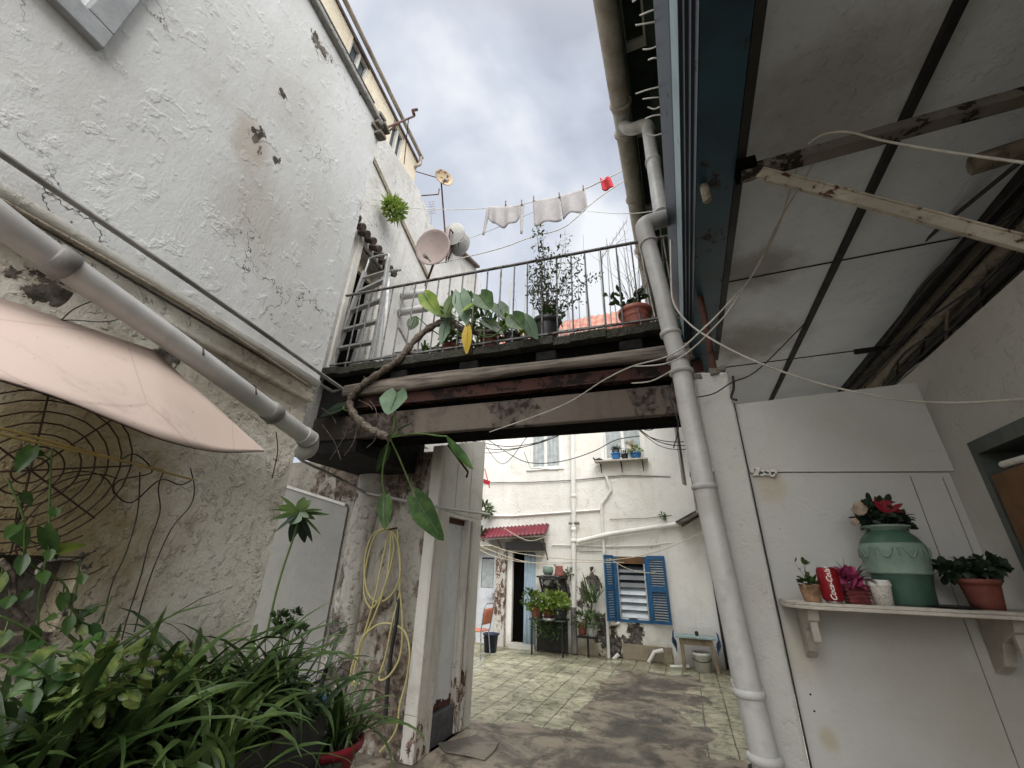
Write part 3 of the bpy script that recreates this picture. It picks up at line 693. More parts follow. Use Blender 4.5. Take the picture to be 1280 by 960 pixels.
yagi(at(710, 420, 'y', 10.5), at(706, 287, 'y', 10.5), 11, .34, 'tall TV aerial with stacked rods rising behind the bridge railing')
a = at(676, 420, 'y', 10.5); b = at(679, 300, 'y', 10.5)
k = MB().tube([a, b], .016, 5).tube([b, b-V((.5, 0, .22))], .012, 5).tube([b, b+V((.1, 0, .16))], .012, 5)
for i in range(5): k.tube([b-V((.1*i, 0, .044*i))+V((0, 0, .14)), b-V((.1*i, 0, .044*i))-V((0, 0, .12))], .006, 4)
k.build('aerial', M['pvcd'], label='slanting fishbone TV aerial behind the railing, left of the stacked one', cat='aerial')
a = at(757, 420, 'y', 9.5); b = at(780, 285, 'y', 9.5); k = MB().tube([a.lerp(b, .75)-V((.5, 0, .02)), b-V((-.1, 0, -.25))], .014, 5)
for i in range(8): p = (a.lerp(b, .75)-V((.5, 0, .02))).lerp(b-V((-.1, 0, -.25)), i/7); k.tube([p-V((.02, 0, .17)), p+V((.02, 0, .17))], .007, 4)
k.tube([b-V((0, 0, .1)), V((b.x+.05, b.y, b.z-3))], .014, 5)
k.build('aerial', M['pvcd'], label='big fishbone TV aerial behind the railing beside the right gutter', cat='aerial')

# ================================================================== the hut under the bridge, left
hut = thing('outbuilding', 'low outbuilding with mouldy peeling plaster and a side door under the bridge', 'outbuilding', (-3.2, 4.4, 0))
HX, HY0, HY1 = -2.4, 3.9, 4.98
w = MB(); w.bb((-4.9, HY0, 0), (HX-.13, HY0+.16, 2.74)); w.build('front_wall', M['hut'], hut)
w = MB(); holed(w, V((HX, 0, 0)), V((0, 1, 0)), V((1, 0, 0)), HY0+.24, HY1, 0, 2.10, [(4.16, 4.74, .0, 2.06)], .12); w.build('side_wall', M['whitepaint'], hut)
w = MB()
ys = [HY0+.0, 4.08, 4.26, 4.44, 4.62, 4.80, HY1]
for i in range(6):
    a, b = ys[i]+.002, ys[i+1]-.002; z = lambda y: 2.80+(y-HY0)*.33
    w.prism([V((HX+.004-.03*(i % 2)*.2, a, 2.105)), V((HX+.004-.03*(i % 2)*.2, b, 2.105)), V((HX+.004-.03*(i % 2)*.2, b, z(b))), V((HX+.004-.03*(i % 2)*.2, a, z(a)))], (-.03, 0, 0))
w.build('boarding', M['whitepaint'], hut)
MB().bb((HX-.12, HY0-.03, 0), (HX+.015, HY0+.12, 2.795)).bb((HX-.11, HY0+.121, 0), (HX+.005, HY0+.24, 2.10)).build('corner_post', M['postpaint'], hut, bevel=.008)
d = MB(); d.bb((HX-.1, 4.165, .27), (HX-.075, 4.62, 2.05)); dl = d.build('door', M['lightgrey'], hut)
MB().bb((HX-.105, 4.625, .02), (HX+.012, 4.665, 2.06)).bb((HX-.105, 4.72, .02), (HX+.02, 4.78, 2.058)).build('frame', M['postpaint'], dl)
MB().bb((HX-.104, 4.667, .02), (HX-.03, 4.717, 2.05)).bb((HX-.105, 4.17, 2.0), (HX-.05, 4.62, 2.058)).build('jamb_gap', M['rust'], dl)
random.seed(4); d = MB()
for i in range(16): y = 4.17+i*.028; d.bb((HX-.099, y, .262), (HX-.068, y+.03, .30+random.uniform(0, .05)))
d.build('rotten_edge', M['rust'], dl)
MB().bb((HX-.4, 4.10, 0), (HX-.02, 4.76, .255)).build('step', M['step'], hut, bevel=.012)
MB().bb((-4.9, HY0+.161, 2.45), (HX-.14, HY1, 2.5)).bb((-4.9, HY1-.05, 0), (HX-.14, HY1+.05, 3.1)).build('back', M['wallB'], hut)
# bulging plaster pillar, flat grey board
def pil(u, v):
    z = -.02+2.62*v; a = -math.pi*.5+math.pi*u; xx = -3.42+.10*v; rr = .17*(1+.08*math.sin(z*3)+.05*math.sin(z*7+u*4))
    return V((xx+math.sin(a)*rr, HY0-math.cos(a)*.13-.002, z))
MB().grid(pil, 12, 30).build('buttress', M['pillarpeel'], hut)
MB().hexa([(-4.7, HY0-.03, .02), (-3.60, HY0-.03, .02), (-3.60, HY0-.004, .02), (-4.7, HY0-.004, .02), (-4.7, HY0-.03, 2.42), (-3.60, HY0-.03, 2.15), (-3.60, HY0-.004, 2.15), (-4.7, HY0-.004, 2.42)]).build('flat_board', M['greydoor'], hut, bevel=.004)
MB().bar((-4.7, HY0-.045, 2.44), (-3.62, HY0-.045, 2.17), .03, .03).build('board_trim', M['whitepaint'], hut)
MB().tube([at(560, 556, 'y', 3.8), at(585, 590, 'y', 3.8), at(583, 597, 'y', 3.8)], .012, 6).build('iron_hook', M['rust'], label='bent iron hook on the top of the outbuilding corner', cat='hook')
# conduit across hut
MB().tube([at(376, 575, 'y', 2.6), at(420, 596, 'y', 3.5), at(462, 619, 'y', 3.72)], .014, 8).build('conduit', M['pvcd'], label='slanting grey conduit from the drainpipe to the outbuilding wall', cat='conduit')
MB().tube([at(458, 616, 'y', 3.70), at(540, 632, 'y', 3.78), at(560, 636, 'x', -2.36), at(612, 643, 'x', -2.30)], .014, 8).build('conduit', M['pvc'], label='pale horizontal conduit crossing the outbuilding and its corner post', cat='conduit')

# hose
hs = MB()
def hy(pts, r=.0095): hs.tube(cpt([at(px, py, 'y', 3.80-.012*(i % 3)) for i, (px, py) in enumerate(pts)], 6), r, 7)
def loop(cx, cy, rx, ry, t0, t1, tl=0): return [(cx+rx*math.cos(t0+(t1-t0)*i/14)+tl*math.sin(t0+(t1-t0)*i/14)*ry, cy+ry*math.sin(t0+(t1-t0)*i/14)) for i in range(15)]
hy([(488, 661), (470, 668), (459, 700), (455, 740), (465, 760), (480, 735), (492, 690), (490, 662)])
hy([(488, 660), (478, 700), (470, 740), (456, 790), (441, 830), (438, 850), (445, 858)])
hy([(490, 658), (484, 720), (470, 765), (450, 810), (442, 848), (450, 855)])
hy([(488, 660), (498, 680), (500, 720), (488, 745), (470, 752), (458, 735), (456, 700), (466, 668), (486, 660)])
hy([(447, 825), (452, 800), (470, 782), (490, 780), (506, 790), (512, 815), (508, 850), (500, 880), (494, 915), (475, 940)])
hy([(497, 662), (500, 730), (490, 780), (482, 820), (474, 848), (486, 845), (500, 820), (503, 780), (500, 740)])
hs.build('garden_hose', M['hose'], label='yellow garden hose hung in loops on the peeling outbuilding wall', cat='hose')
MB().tube(cpt([at(498, 738, 'y', 3.79), at(496, 775, 'y', 3.79), at(489, 815, 'y', 3.8), at(484, 860, 'y', 3.8), at(482, 900, 'y', 3.8)]), .018, 8).build('rubber_tube', M['blackrub'], label='black rubber tube standing against the peeling wall behind the hose', cat='tube')
MB().tube([at(496, 660, 'y', 3.86), at(486, 662, 'y', 3.74)], .010, 6).build('hook', M['ironwire'], label='small iron hook that carries the coiled hose', cat='hook')

# ================================================================== footbridge
def BY(x, o=0): return 3.0+.06*x+o
def bx(x0, x1, o0, o1, z0, z1, mb):
    return mb.hexa([(x0, BY(x0, o0), z0), (x1, BY(x1, o0), z0), (x1, BY(x1, o1), z0), (x0, BY(x0, o1), z0), (x0, BY(x0, o0), z1), (x1, BY(x1, o0), z1), (x1, BY(x1, o1), z1), (x0, BY(x0, o1), z1)])
br = thing('footbridge', 'old timber and steel footbridge with mossy deck spanning between the houses', 'footbridge', (-1.5, 3.4, 3.3))
random.seed(9)
dk = MB(); n_ = 26
for i in range(n_):
    a = -3.5+i*3.86/n_; b = a+3.86/n_; e = random.uniform(-.012, .015); z = random.uniform(-.006, .006)
    bx(a, b, -.03+e, 1.3, 3.30+z, 3.375+z, dk)
dk.build('deck', M['moss'], br)
MB_ = MB(); bx(-3.5, .3, .06, 1.25, 3.20, 3.295, MB_); MB_.build('deck_shade', M['black'], br)  # black box in place of the shade below the deck boards
f = MB()
def beamfn(u, v):
    x = -2.95+3.2*u; a = v*2*math.pi; h = .052*(1+.25*math.sin(x*2.1)); 
    return V((x, BY(x, .03)+math.copysign(abs(math.cos(a))**.5, math.cos(a))*.045, 3.112-.01*math.sin(x*1.3)+math.copysign(abs(math.sin(a))**.6, math.sin(a))*h*1.15))
f.grid(beamfn, 40, 10); f.build('timber_beam', M['wood'], br)
j = MB()
for x in (-2.35, -1.62, -.9, -.2):
    bx(x-.09, x+.09, .0, 1.1, 3.165, 3.26, j)
j.build('joist', M['blackw'], br, bevel=.015)
f = MB(); bx(-3.0, .3, .06, .16, 2.925, 3.04, f); bx(-3.0, .3, .02, .10, 2.915, 2.925, f); f.build('steel_beam', M['rustd'], br)
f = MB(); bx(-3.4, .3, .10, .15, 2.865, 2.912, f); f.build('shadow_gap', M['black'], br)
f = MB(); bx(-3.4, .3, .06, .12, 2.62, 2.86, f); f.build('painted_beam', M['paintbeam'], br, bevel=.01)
f = MB(); bx(-3.4, .3, .122, .42, 2.628, 2.862, f); bx(-3.4, .3, .43, 1.25, 3.02, 3.19, f); f.build('underside', M['black'], br)  # underside coloured black to stand for the shade beneath the bridge
f = MB(); bx(-3.5, -2.75, .08, 1.2, 2.5, 3.195, f); f.build('bearing_end_shade', M['blackw'], br)  # near-black block painted as the shade at the left end of the deck
# railings
def railing(y_o, zt, name, lab, x0, x1, n, r=.0075, spikes=0):
    t = thing(name, lab, 'railing', (0, BY(0, y_o), 3.35))
    k = MB(); k.bar((x0, BY(x0, y_o), zt), (x1, BY(x1, y_o), zt-.06), .03, .016); k.build('top_rail', M['rail'], t, bevel=.003)
    k = MB(); k.bar((x0, BY(x0, y_o), 3.42), (x1, BY(x1, y_o), 3.42), .02, .015); k.build('bottom_rail', M['rail'], t)
    k = MB()
    for i in range(n):
        x = x0+(x1-x0)*(i+.5)/n; k.tube([(x, BY(x, y_o), 3.36), (x+random.uniform(-.006, .006), BY(x, y_o), zt-.05*(x-x0)/(x1-x0)-.0)], r, 6)
    k.build('bars', M['rail'], t)
    return t
railing(0.0, 4.30, 'railing', 'front black steel railing of the footbridge', -3.2, .24, 25)
railing(1.2, 4.22, 'railing', 'rear railing of the footbridge with thin bars, behind the pots', -3.4, .24, 30, .006)
k = MB(); random.seed(21)
for i in range(30):
    x = -2.35+i*.085+random.uniform(-.03, .03); l = random.uniform(.9, 1.45); le = random.uniform(-.06, .09)
    k.tube([(x, BY(x, 1.15), 3.7), (x-le*1.4, BY(x, 1.22), 4.2+l)], [.008, .005], 5)
k.build('plant_canes', M['pvc'], label='row of thin pale canes sticking up above the rear railing', cat='canes', kind='stuff')

# folded aluminium step ladder
ld = thing('stepladder', 'aluminium stepladder leaning folded behind the left end of the railing', 'stepladder', (-2.9, 3.05, 3.38))
def lp(px, py, y=2.93): return at(px, py, 'y', y)
lb = lp(415, 458); lt = lp(456, 340); rb = lp(466, 452); rt = lp(486, 322)
k = MB(); k.bar(lb, lt, .03, .055, V((0, 1, 0))).bar(rb, rt, .03, .055, V((0, 1, 0))); k.build('side_rail', M['alu'], ld, bevel=.004)
for i in range(1, 5):
    f_ = (.17, .36, .56, .76)[i-1]
    MB().bar(lb.lerp(lt, f_), rb.lerp(rt, f_), .06, .028, UP).build('step', M['alu'], ld, bevel=.003)
k = MB()
pa, pb = lb.lerp(lt, .93), rb.lerp(rt, .86)
for i in range(6): o = V((.01*i, .035*i, .028*i)); k.bar(pa+o, pb+o, .022, .016)
k.build('platform', M['alu'], ld)
k = MB().tube(cpt([lt-UP*.02, lt+UP*.12+V((.02, 0, 0)), lt+V((.05, 0, .20)), rt+V((-.04, 0, .06)), rt+V((0, 0, .0)), rt-UP*.1]), .013, 8); k.build('handle', M['alu'], ld)
k = MB().bar(lb+V((.06, .18, .0)), lt+V((.1, .1, -.12)), .022, .03).bar(rb+V((-.04, .18, 0)), rt+V((-.05, .1, -.1)), .022, .03)
k.bar(lb.lerp(lt, .1)+V((.07, .18, 0)), rb.lerp(rt, .1)+V((-.04, .18, 0)), .02, .02); k.build('rear_leg', M['alu'], ld)
# grey tub, plank, white rolled pipes
tb = MB(); a = at(487, 447, 'y', 3.25); b = at(557, 440, 'y', 3.35)
tb.hexa([(a.x, 3.2, 3.38), (b.x-.04, 3.2, 3.38), (b.x-.04, 3.55, 3.38), (a.x, 3.55, 3.38), (a.x-.03, 3.17, 3.66), (b.x, 3.17, 3.66), (b.x, 3.58, 3.66), (a.x-.03, 3.58, 3.66)])
tbo = thing('planter_box', 'long grey planter box on the bridge behind the philodendron stem', 'planter', ((a.x+b.x)/2, 3.38, 3.38)); tb.build('box', M['greytub'], tbo, bevel=.01)
MB().bb((a.x+.0, 3.2, 3.655), (b.x-.03, 3.55, 3.668)).build('soil', M['soil'], tbo)
MB().bar(at(499, 411, 'y', 2.95), at(518, 446, 'y', 3.0), .05, .02).build('plank', M['wood'], label='short weathered plank leaning against the railing by the grey planter', cat='plank')
for i, (p, q, lab) in enumerate(((  (500, 371), (530, 366), 'upper pale roll lying on the wall ledge behind the ladder'), ((498, 391), (538, 384), 'lower grey roll lying on the wall ledge behind the ladder'))):
    MB().lathe([(.0, 0), (.055, 0), (.055, .5), (0, .5)], at(*p, 'y', 4.0), 14, at(*q, 'y', 4.0)-at(*p, 'y', 4.0), False).build('roll', M['pvc'], label=lab, cat='roll')

def pot(name, lab, mat, c, r0_, r1_, h, soil=True, rings=0, cat='flower pot', sc=28):
    t = thing(name, lab, cat, c); c = V(c)
    prof = [(.0, 0), (r0_, 0)]+[(r0_+(r1_-r0_)*q, h*q) for q in (.25, .5, .72)]
    if rings:
        for q in (.62, .74): rr = r0_+(r1_-r0_)*q; prof += [(rr, h*q-.006), (rr+.006, h*q), (rr, h*q+.006)]
        prof = sorted(prof, key=lambda p: p[1])
    prof += [(r1_*.97, h*.82), (r1_*1.05, h*.83), (r1_*1.07, h), (r1_*.97, h), (r1_*.93, h*.86), (0, h*.86)]
    MB().lathe(prof, c, sc, UP, False).build('pot', M[mat], t)
    if soil: MB().lathe([(0, h*.88), (r1_*.94, h*.88)], c, 20, UP, False).build('soil', M['soil'], t)
    return t
# pots on the bridge
random.seed(31)
c = at(683, 430, 'y', 3.09); c.z = 3.38; pt = pot('flower_pot', 'round black plastic pot on the footbridge holding a sparse shrub', 'blackpot', c, .100, .122, .27)
tr = thing('potted_shrub', 'sparse small-leaved shrub growing from the black pot on the bridge', 'shrub', c+UP*.24)
k = MB(); tips = twigs(k, c+UP*.24, .85, 9, .36, .006); tips += twigs(k, c+UP*.24, .6, 5, .5, .005); k.build('stems', M['trunk'], tr)
k = MB()
for p in tips:
    for q in range(15):
        s_ = p+rnd()*.08; leaf(k, s_, s_+rnd()*.05, rnd(), .017, 'lance', .1, 3)
k.build('foliage', M['leafo'], tr)
k = MB(); bush(k, c+V((.04, .02, .31)), .10, 150, .045, .6); k.build('ground_cover_plant', M['leafs'], label='low bright green plant filling the top of the black pot', cat='plant')
c = at(797, 418, 'y', 3.11); c.z = 3.38; pot('flower_pot', 'ribbed terracotta pot at the right end of the footbridge', 'terrap', c, .095, .135, .21, True, 2)
sc_ = thing('succulent', 'jade plant with thick dark leaves in the terracotta pot on the bridge', 'succulent', c+UP*.2)
k = MB(); tt = twigs(k, c+V((-.05, 0, .18)), .3, 5, .5, .007); k.build('stems', M['stem'], sc_)
k = MB()
for p in tt:
    for q in range(2): leaf(k, p, p+(rnd()+UP*.5).normalized()*.07, rnd(), .042, 'oval', .05, 4)
k.build('foliage', M['leafd'], sc_)
k = MB(); tt = twigs(k, c+V((.02, .02, .18)), .85, 7, .22, .0035); twigs(k, c+V((.0, .05, .18)), .6, 4, .35, .003)
for p in tt[::4]: twigs(k, p, .22, 2, .8, .002)
k.build('bare_twigs', M['trunk'], label='bare tangled twigs rising out of the terracotta pot on the bridge', cat='twigs')
for (px, py, rr, lab) in ((563, 441, .085, 'dark red pot behind the railing under the yellow leaf'), (612, 438, .09, 'dark red pot behind the railing left of the black pot'), (640, 437, .075, 'small dark pot between the dark red pot and the black pot')):
    c = at(px, py, 'y', 3.06); c.z = 3.38
    pot('flower_pot', lab, 'terra' if rr > .08 else 'blackpot', c, rr*.75, rr, .17)
    k = MB(); bush(k, c+V((0, 0, .24)), .10 if rr > .08 else .12, 190, .055, .55); k.build('potted_plant', M['leafy'] if rr < .08 else M['leafs'], label='green plant in the '+lab.replace('behind the railing ', ''), cat='plant')

# philodendron: creeping trunk, petioles and big leaves
ph = thing('philodendron', 'big philodendron with a snaking bare trunk hanging over the front of the footbridge', 'philodendron', at(590, 410, 'y', 2.9))
def pb_(px, py, y=2.80): return at(px, py, 'y', y)
tk = [pb_(632, 405, 3.05), pb_(612, 415, 2.98), pb_(585, 414, 2.93), pb_(560, 403, 2.88), pb_(540, 408, 2.86), pb_(518, 426, 2.84), pb_(500, 448, 2.80), pb_(478, 464), pb_(460, 476), pb_(444, 490), pb_(437, 504), pb_(444, 520), pb_(458, 533), pb_(472, 541), pb_(487, 547)]
tkc = cpt(tk, 5); random.seed(8)
MB().tube(tkc, [(.033+.008*math.sin(i*1.9))*(1 if i > 12 else .85) for i in range(len(tkc))], 10).build('trunk', M['trunk'], ph)
tip = tk[-1]
def pleaf(stem, base, tipp, w, mat, shape='heart', nrm=(0, -1, .3), curl=.1, r=.007):
    if stem: MB().tube(cpt([V(q) for q in stem]+[V(base)], 6), r, 6).build('petiole', M['stem'], ph)
    k = MB(); leaf(k, base, tipp, nrm, w, shape, curl, 14); k.tube([V(base), V(base).lerp(V(tipp), .85)], .004, 5, False); k.build('leaf', M[mat], ph)
pleaf([tip, pb_(492, 535, 2.75)], pb_(496, 490, 2.72), pb_(486, 519, 2.70), .34, 'leafp', 'heart', (0, -1, .2), -.05)
pleaf([tip, pb_(500, 575, 2.95), pb_(515, 612, 3.1)], pb_(519, 622, 3.1), pb_(553, 676, 3.1), .26, 'leafb', 'heart', (-.3, -1, .2), .05)
pleaf([tip, pb_(478, 590, 2.95)], pb_(481, 622, 3.05), pb_(481, 662, 3.05), .15, 'leafb', 'heart', (.5, -.9, .1), .05)
pleaf([tip, pb_(520, 542), pb_(550, 545)], pb_(558, 545, 2.82), pb_(588, 590, 2.9), .11, 'leafb', 'lance', (1, -.5, .3), -.1)
pleaf([tip, pb_(500, 540)], pb_(497, 538, 2.78), pb_(516, 528, 2.7), .06, 'leafs', 'lance', (0, -.4, 1), .0)
pleaf([tip, pb_(482, 570, 2.9)], pb_(484, 560, 2.95), pb_(471, 590, 3.0), .10, 'leafd', 'heart', (.8, -.6, 0), .05)
pleaf([pb_(445, 515, 2.8), pb_(430, 512, 2.8)], pb_(430, 508, 2.82), pb_(398, 518, 2.8), .16, 'leafk', 'heart', (0, -1, .4), .1)
for (b, t_, w, mt, nr) in (((530, 368), (547, 390), .20, 'leafy', (0, -1, .3)), ((575, 366), (583, 402), .20, 'leafp', (.3, -1, .1)), ((600, 368), (615, 388), .22, 'leafb', (-.2, -1, .5)), ((622, 380), (634, 402), .18, 'leafb', (.4, -1, .2)),
        ((520, 395), (512, 412), .12, 'leafs', (.6, -1, .1)), ((560, 395), (551, 428), .10, 'leafp', (.5, -1, 0)), ((585, 402), (582, 438), .09, 'yel', (.3, -1, 0)), ((593, 380), (577, 390), .14, 'leafy', (0, -1, .6)),
        ((640, 395), (655, 412), .20, 'leafb', (-.3, -1, .5)), ((655, 392), (668, 420), .12, 'leafp', (-.3, -1, .2)), ((548, 388), (566, 398), .16, 'leafd', (0, -1, .4)), ((605, 400), (628, 412), .14, 'leafd', (0, -1, .7)), ((565, 372), (556, 396), .14, 'leafs', (0, -1, .1))):
    y = random.uniform(2.72, 3.0)
    st = at(b[0]+(590-b[0])*.5, b[1]+26, 'y', y+.05)
    pleaf([at(592, 415, 'y', 3.0), st], at(*b, 'y', y), at(*t_, 'y', y-.04), w, mt, 'heart' if w > .13 else 'lance', nr, random.uniform(-.1, .2), .006)
for (a_, b_) in (((446, 535), (430, 570)), ((438, 520), (412, 575)), ((470, 541), (458, 560)), ((462, 500), (470, 525)), ((455, 470), (448, 488)), ((480, 480), (474, 503)), ((448, 500), (466, 512)), ((420, 530), (402, 510)), ((426, 575), (402, 530))):
    MB().tube(cpt([pb_(*a_), pb_((a_[0]+b_[0])/2+4, (a_[1]+b_[1])/2), pb_(*b_)]), .003, 5).build('aerial_root', M['trunk'], ph)
random.seed(77)
for (px, py, n_, l_, mt, lab) in ((545, 405, 60, .30, 'leafs', 'arching narrow leaves behind the railing next to the grey planter'), (600, 412, 55, .30, 'leafd', 'dark arching leaves between the two red pots on the bridge'), (655, 418, 40, .22, 'leafv', 'pale tufted plant just left of the black pot')):
    c = at(px, py, 'y', 3.25); k = clump((c.x, c.y, 3.5), n_, l_, .026, .06, (.4, 1.5), (.8, 2.6)); k.build('bridge_plant', M[mt], label=lab, cat='plant')
k = MB(); bush(k, at(575, 392, 'y', 3.1), .17, 60, .10, .55, 'lance'); bush(k, at(610, 400, 'y', 3.1), .15, 60, .09, .5, 'lance'); k.build('small_leaves', M['leafb'], ph)
# small yellow cup-like flower behind
k = MB(); bush(k, at(557, 389, 'y', 3.05), .06, 40, .05, .6); k.build('yellow_flower', M['yel'], ph)

# ================================================================== far house
FY = 9.6
def F(px, py, o=0): return at(px, py, 'y', FY-o)
fh = thing('house', 'cream plaster house closing the far end of the courtyard', 'house', (-2, FY, 0))
bl = (-1.42, -.80, .70, 1.84)
wA = (F(663, 570).x, F(700, 570).x, F(680, 585).z, 5.05); wB = (F(755, 560).x, F(803, 560).x, 3.93, 5.15)
drh = (-3.75, -3.24, .1, 1.90); dl_ = (-4.62, -4.17, .03, 1.92)
xs = F(714, 800).x
w = MB(); holed(w, V((0, FY, 0)), V((1, 0, 0)), V((0, -1, 0)), -6.5, -.46, 0, 7.1, [bl, wA, wB, drh, dl_], .3); w.build('wall', M['facade'], fh)
w = MB(); w.bb((-.458, FY-.025, 0), (1.2, FY+.2, 7.1)); w.build('wall', M['facadeR'], fh)
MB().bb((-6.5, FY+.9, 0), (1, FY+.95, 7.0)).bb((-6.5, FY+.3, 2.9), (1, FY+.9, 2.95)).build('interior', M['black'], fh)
MB().bb((-6.6, FY-.10, 7.1), (1.3, FY+.4, 7.18)).build('cornice', M['wallB'], fh, bevel=.02)
# faint block lines on the white render, plinth
MB().bb((-1.4, FY-.03, 0), (-.48, FY-.001, .26)).build('plinth', M['plinth'], fh, bevel=.01)
# upper windows
for i, wi_ in enumerate((wA, wB)):
    a, b, c, d = wi_; f = MB(); md = (a+b)/2
    for (p, q, r_, s_) in ((a, a+.045, c, d), (b-.045, b, c, d), (a+.045, b-.045, c, c+.05), (a+.045, b-.045, d-.05, d), (md-.035, md+.035, c+.05, d-.05)): f.bb((p, FY+.05, r_), (q, FY+.10, s_))
    w_ = f.build('window', M['pvcw'], fh)
    MB().bb((a+.04, FY+.075, c+.04), (b-.04, FY+.08, d-.04)).build('pane', M['curtain'], w_)
    k = MB(); k.grid(lambda u, v: V((a+.045+(b-a-.09)*u, FY+.068+.008*math.sin(u*44), c+.05+(d-c-.1)*v)), 60, 1); k.build('curtain', M['curtain'], w_)
    MB().bb((a-.09, FY-.035, c-.05), (b+.09, FY-.002, c-.0)).bb((a-.08, FY-.02, c), (a-.003, FY-.002, d)).bb((b+.003, FY-.02, c), (b+.08, FY-.002, d)).build('sill', M['facadeR'], w_)
# far main door with blue curtain
a, b, c, d = drh; f = MB()
f.bb((a-.12, FY-.03, 0), (a-.002, FY+.04, d+.0)).bb((b+.002, FY-.03, 0), (b+.07, FY+.04, d+.0)).bb((a-.12, FY-.03, d+.002), (b+.07, FY+.04, d+.10))
dd_ = f.build('door', M['facadeR'], fh); MB().bb((a-.02, FY-.12, 0), (b+.05, FY+.25, .095)).build('threshold', M['whitepaint'], dd_)
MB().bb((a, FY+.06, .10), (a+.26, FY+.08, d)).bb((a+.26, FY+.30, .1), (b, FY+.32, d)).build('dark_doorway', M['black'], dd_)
k = MB(); k.grid(lambda u, v: V((-3.46+.27*u, FY-.05+.018*math.sin(u*20+v*1.5), .05+1.83*v)), 36, 6); k.build('door_curtain', M['curtb'], label='pale blue curtain hanging in the far doorway', cat='curtain', solid=.004)
MB().bb((-4.15, FY-.10, 0), (-3.90, FY-.002, 2.03)).build('pilaster', M['postpaint'], fh, bevel=.01)
# pale grey door with lace window on the left
a, b, c, d = dl_; f = MB(); holed(f, V((0, FY+.02, 0)), V((1, 0, 0)), V((0, -1, 0)), a, b, c, d, [(a+.06, b-.07, 1.12, d-.15)], .04)
ld_ = f.build('door', M['lightdoor'], fh); MB().bb((a+.06, FY+.035, 1.12), (b-.07, FY+.045, d-.15)).build('pane', M['glassd'], ld_)
k = MB(); k.grid(lambda u, v: V((a+.07+(b-a-.15)*u, FY+.028+.004*math.sin(u*30), 1.13+.6*v)), 30, 1); k.build('lace', M['curtain'], ld_)
MB().tube([(b-.06, FY-.02, .93), (b-.22, FY-.03, .93)], .010, 6).bb((b-.08, FY-.015, .90), (b-.04, FY+.018, 1.02)).build('handle', M['chrome'], ld_)
# blue shuttered louvre window
a, b, c, d = bl
f = MB()
for (p, q, r_, s_) in ((a-.03, a+.03, c-.03, d), (b-.03, b+.03, c-.03, d), (a-.03, b+.03, c-.07, c-.02)): f.bb((p, FY-.03, r_), (q, FY+.08, s_))
bw = f.build('window', M['shutter'], fh)
MB().bb((a, FY+.0, d-.14), (b, FY+.05, d-.0)).build('lintel_board', M['brownboard'], bw)
f = MB()
for q in (a+.03, b-.055): f.bb((q, FY-.02, c), (q+.025, FY+.02, d-.14))
f.build('louvre_frame', M['tin'], bw)
for i in range(7):
    z = c+.01+i*.137; tl = .04 if i < 4 else (.025 if i < 6 else .05)
    MB().hexa([(a+.055, FY-.0+tl*.2, z), (b-.055, FY+tl*.2, z), (b-.055, FY+.006+tl*.2, z), (a+.055, FY+.006+tl*.2, z), (a+.055, FY+.05+tl, z+.135), (b-.055, FY+.05+tl, z+.135), (b-.055, FY+.056+tl, z+.135), (a+.055, FY+.056+tl, z+.135)]).build('louvre', M['glassl'] if i < 4 else M['glassd'], bw)
def shutter(hx, hz0, hz1, w_, ang, lab):
    """louvred shutter hinged at hx; ang = how far it has swung open"""
    dx, dy = math.cos(ang), -math.sin(ang); u = V((dx, dy, 0)); n = V((dy, -dx, 0)); o = V((hx, FY-.04, hz0)); f = MB()
    h = hz1-hz0
    f.obb(o, u, UP, n, .045, h, .03); f.obb(o+u*(w_-.045), u, UP, n, .045, h, .03)
    for z, hh in ((0, .06), (h*.5-.05, .10), (h-.06, .06)): f.obb(o+u*.045+UP*z, u, UP, n, w_-.09, hh, .03)
    s = f.build('shutter', M['shutter'], fh); s['label'] = lab
    k = MB()
    for z0_, z1_ in ((.06, h*.5-.05), (h*.5+.05, h-.06)):
        m_ = int((z1_-z0_)/.042)
        for i in range(m_):
            z = z0_+(i+.3)*(z1_-z0_)/m_; q = o+u*.045+UP*z; k.hexa([q+n*.004, q+u*(w_-.09)+n*.004, q+u*(w_-.09)+n*.010, q+n*.010, q+n*.024+UP*.026, q+u*(w_-.09)+n*.024+UP*.026, q+u*(w_-.09)+n*.03+UP*.026, q+n*.03+UP*.026])
    k.build('slats', M['shutter'], s)
    return s
shutter(a-.03, c-.05, d+.02, .30, R(180-62), 'left blue shutter swung half open')
shutter(b+.03, c-.06, d+.02, .36, R(10), 'right blue shutter folded nearly flat to the wall')

# red corrugated awning over the door
aw = thing('door_awning', 'dark red corrugated awning over the far doorway', 'awning', (-3.6, 9.5, 2.2))
q0, q1 = F(610, 660), F(688, 657); x0, x1 = F(606, 665).x, -2.86
def cg(u, v):
    x = x0+(x1-x0+.0)*u-.0; return V((x, FY-.02-.42*v, 2.42+.10*u-.26*v+.014*math.sin(u*math.pi*2*17)))
MB().grid(cg, 17*8, 3).build('sheet', M['awnred'], aw, solid=.004)
k = MB(); k.bar((x0, FY-.42, 2.13), (x1, FY-.42, 2.22), .03, .03).bar((x1-.05, FY-.40, 2.20), (x1-.05, FY-.02, 1.75), .025, .025).bar((-4.0, FY-.40, 2.14), (-4.0, FY-.02, 1.9), .025, .025); k.build('frame', M['wood'], aw)
MB().bb((-3.82, FY-.36, 1.93), (-2.95, FY-.03, 2.10)).build('soffit', M['dark'], aw)

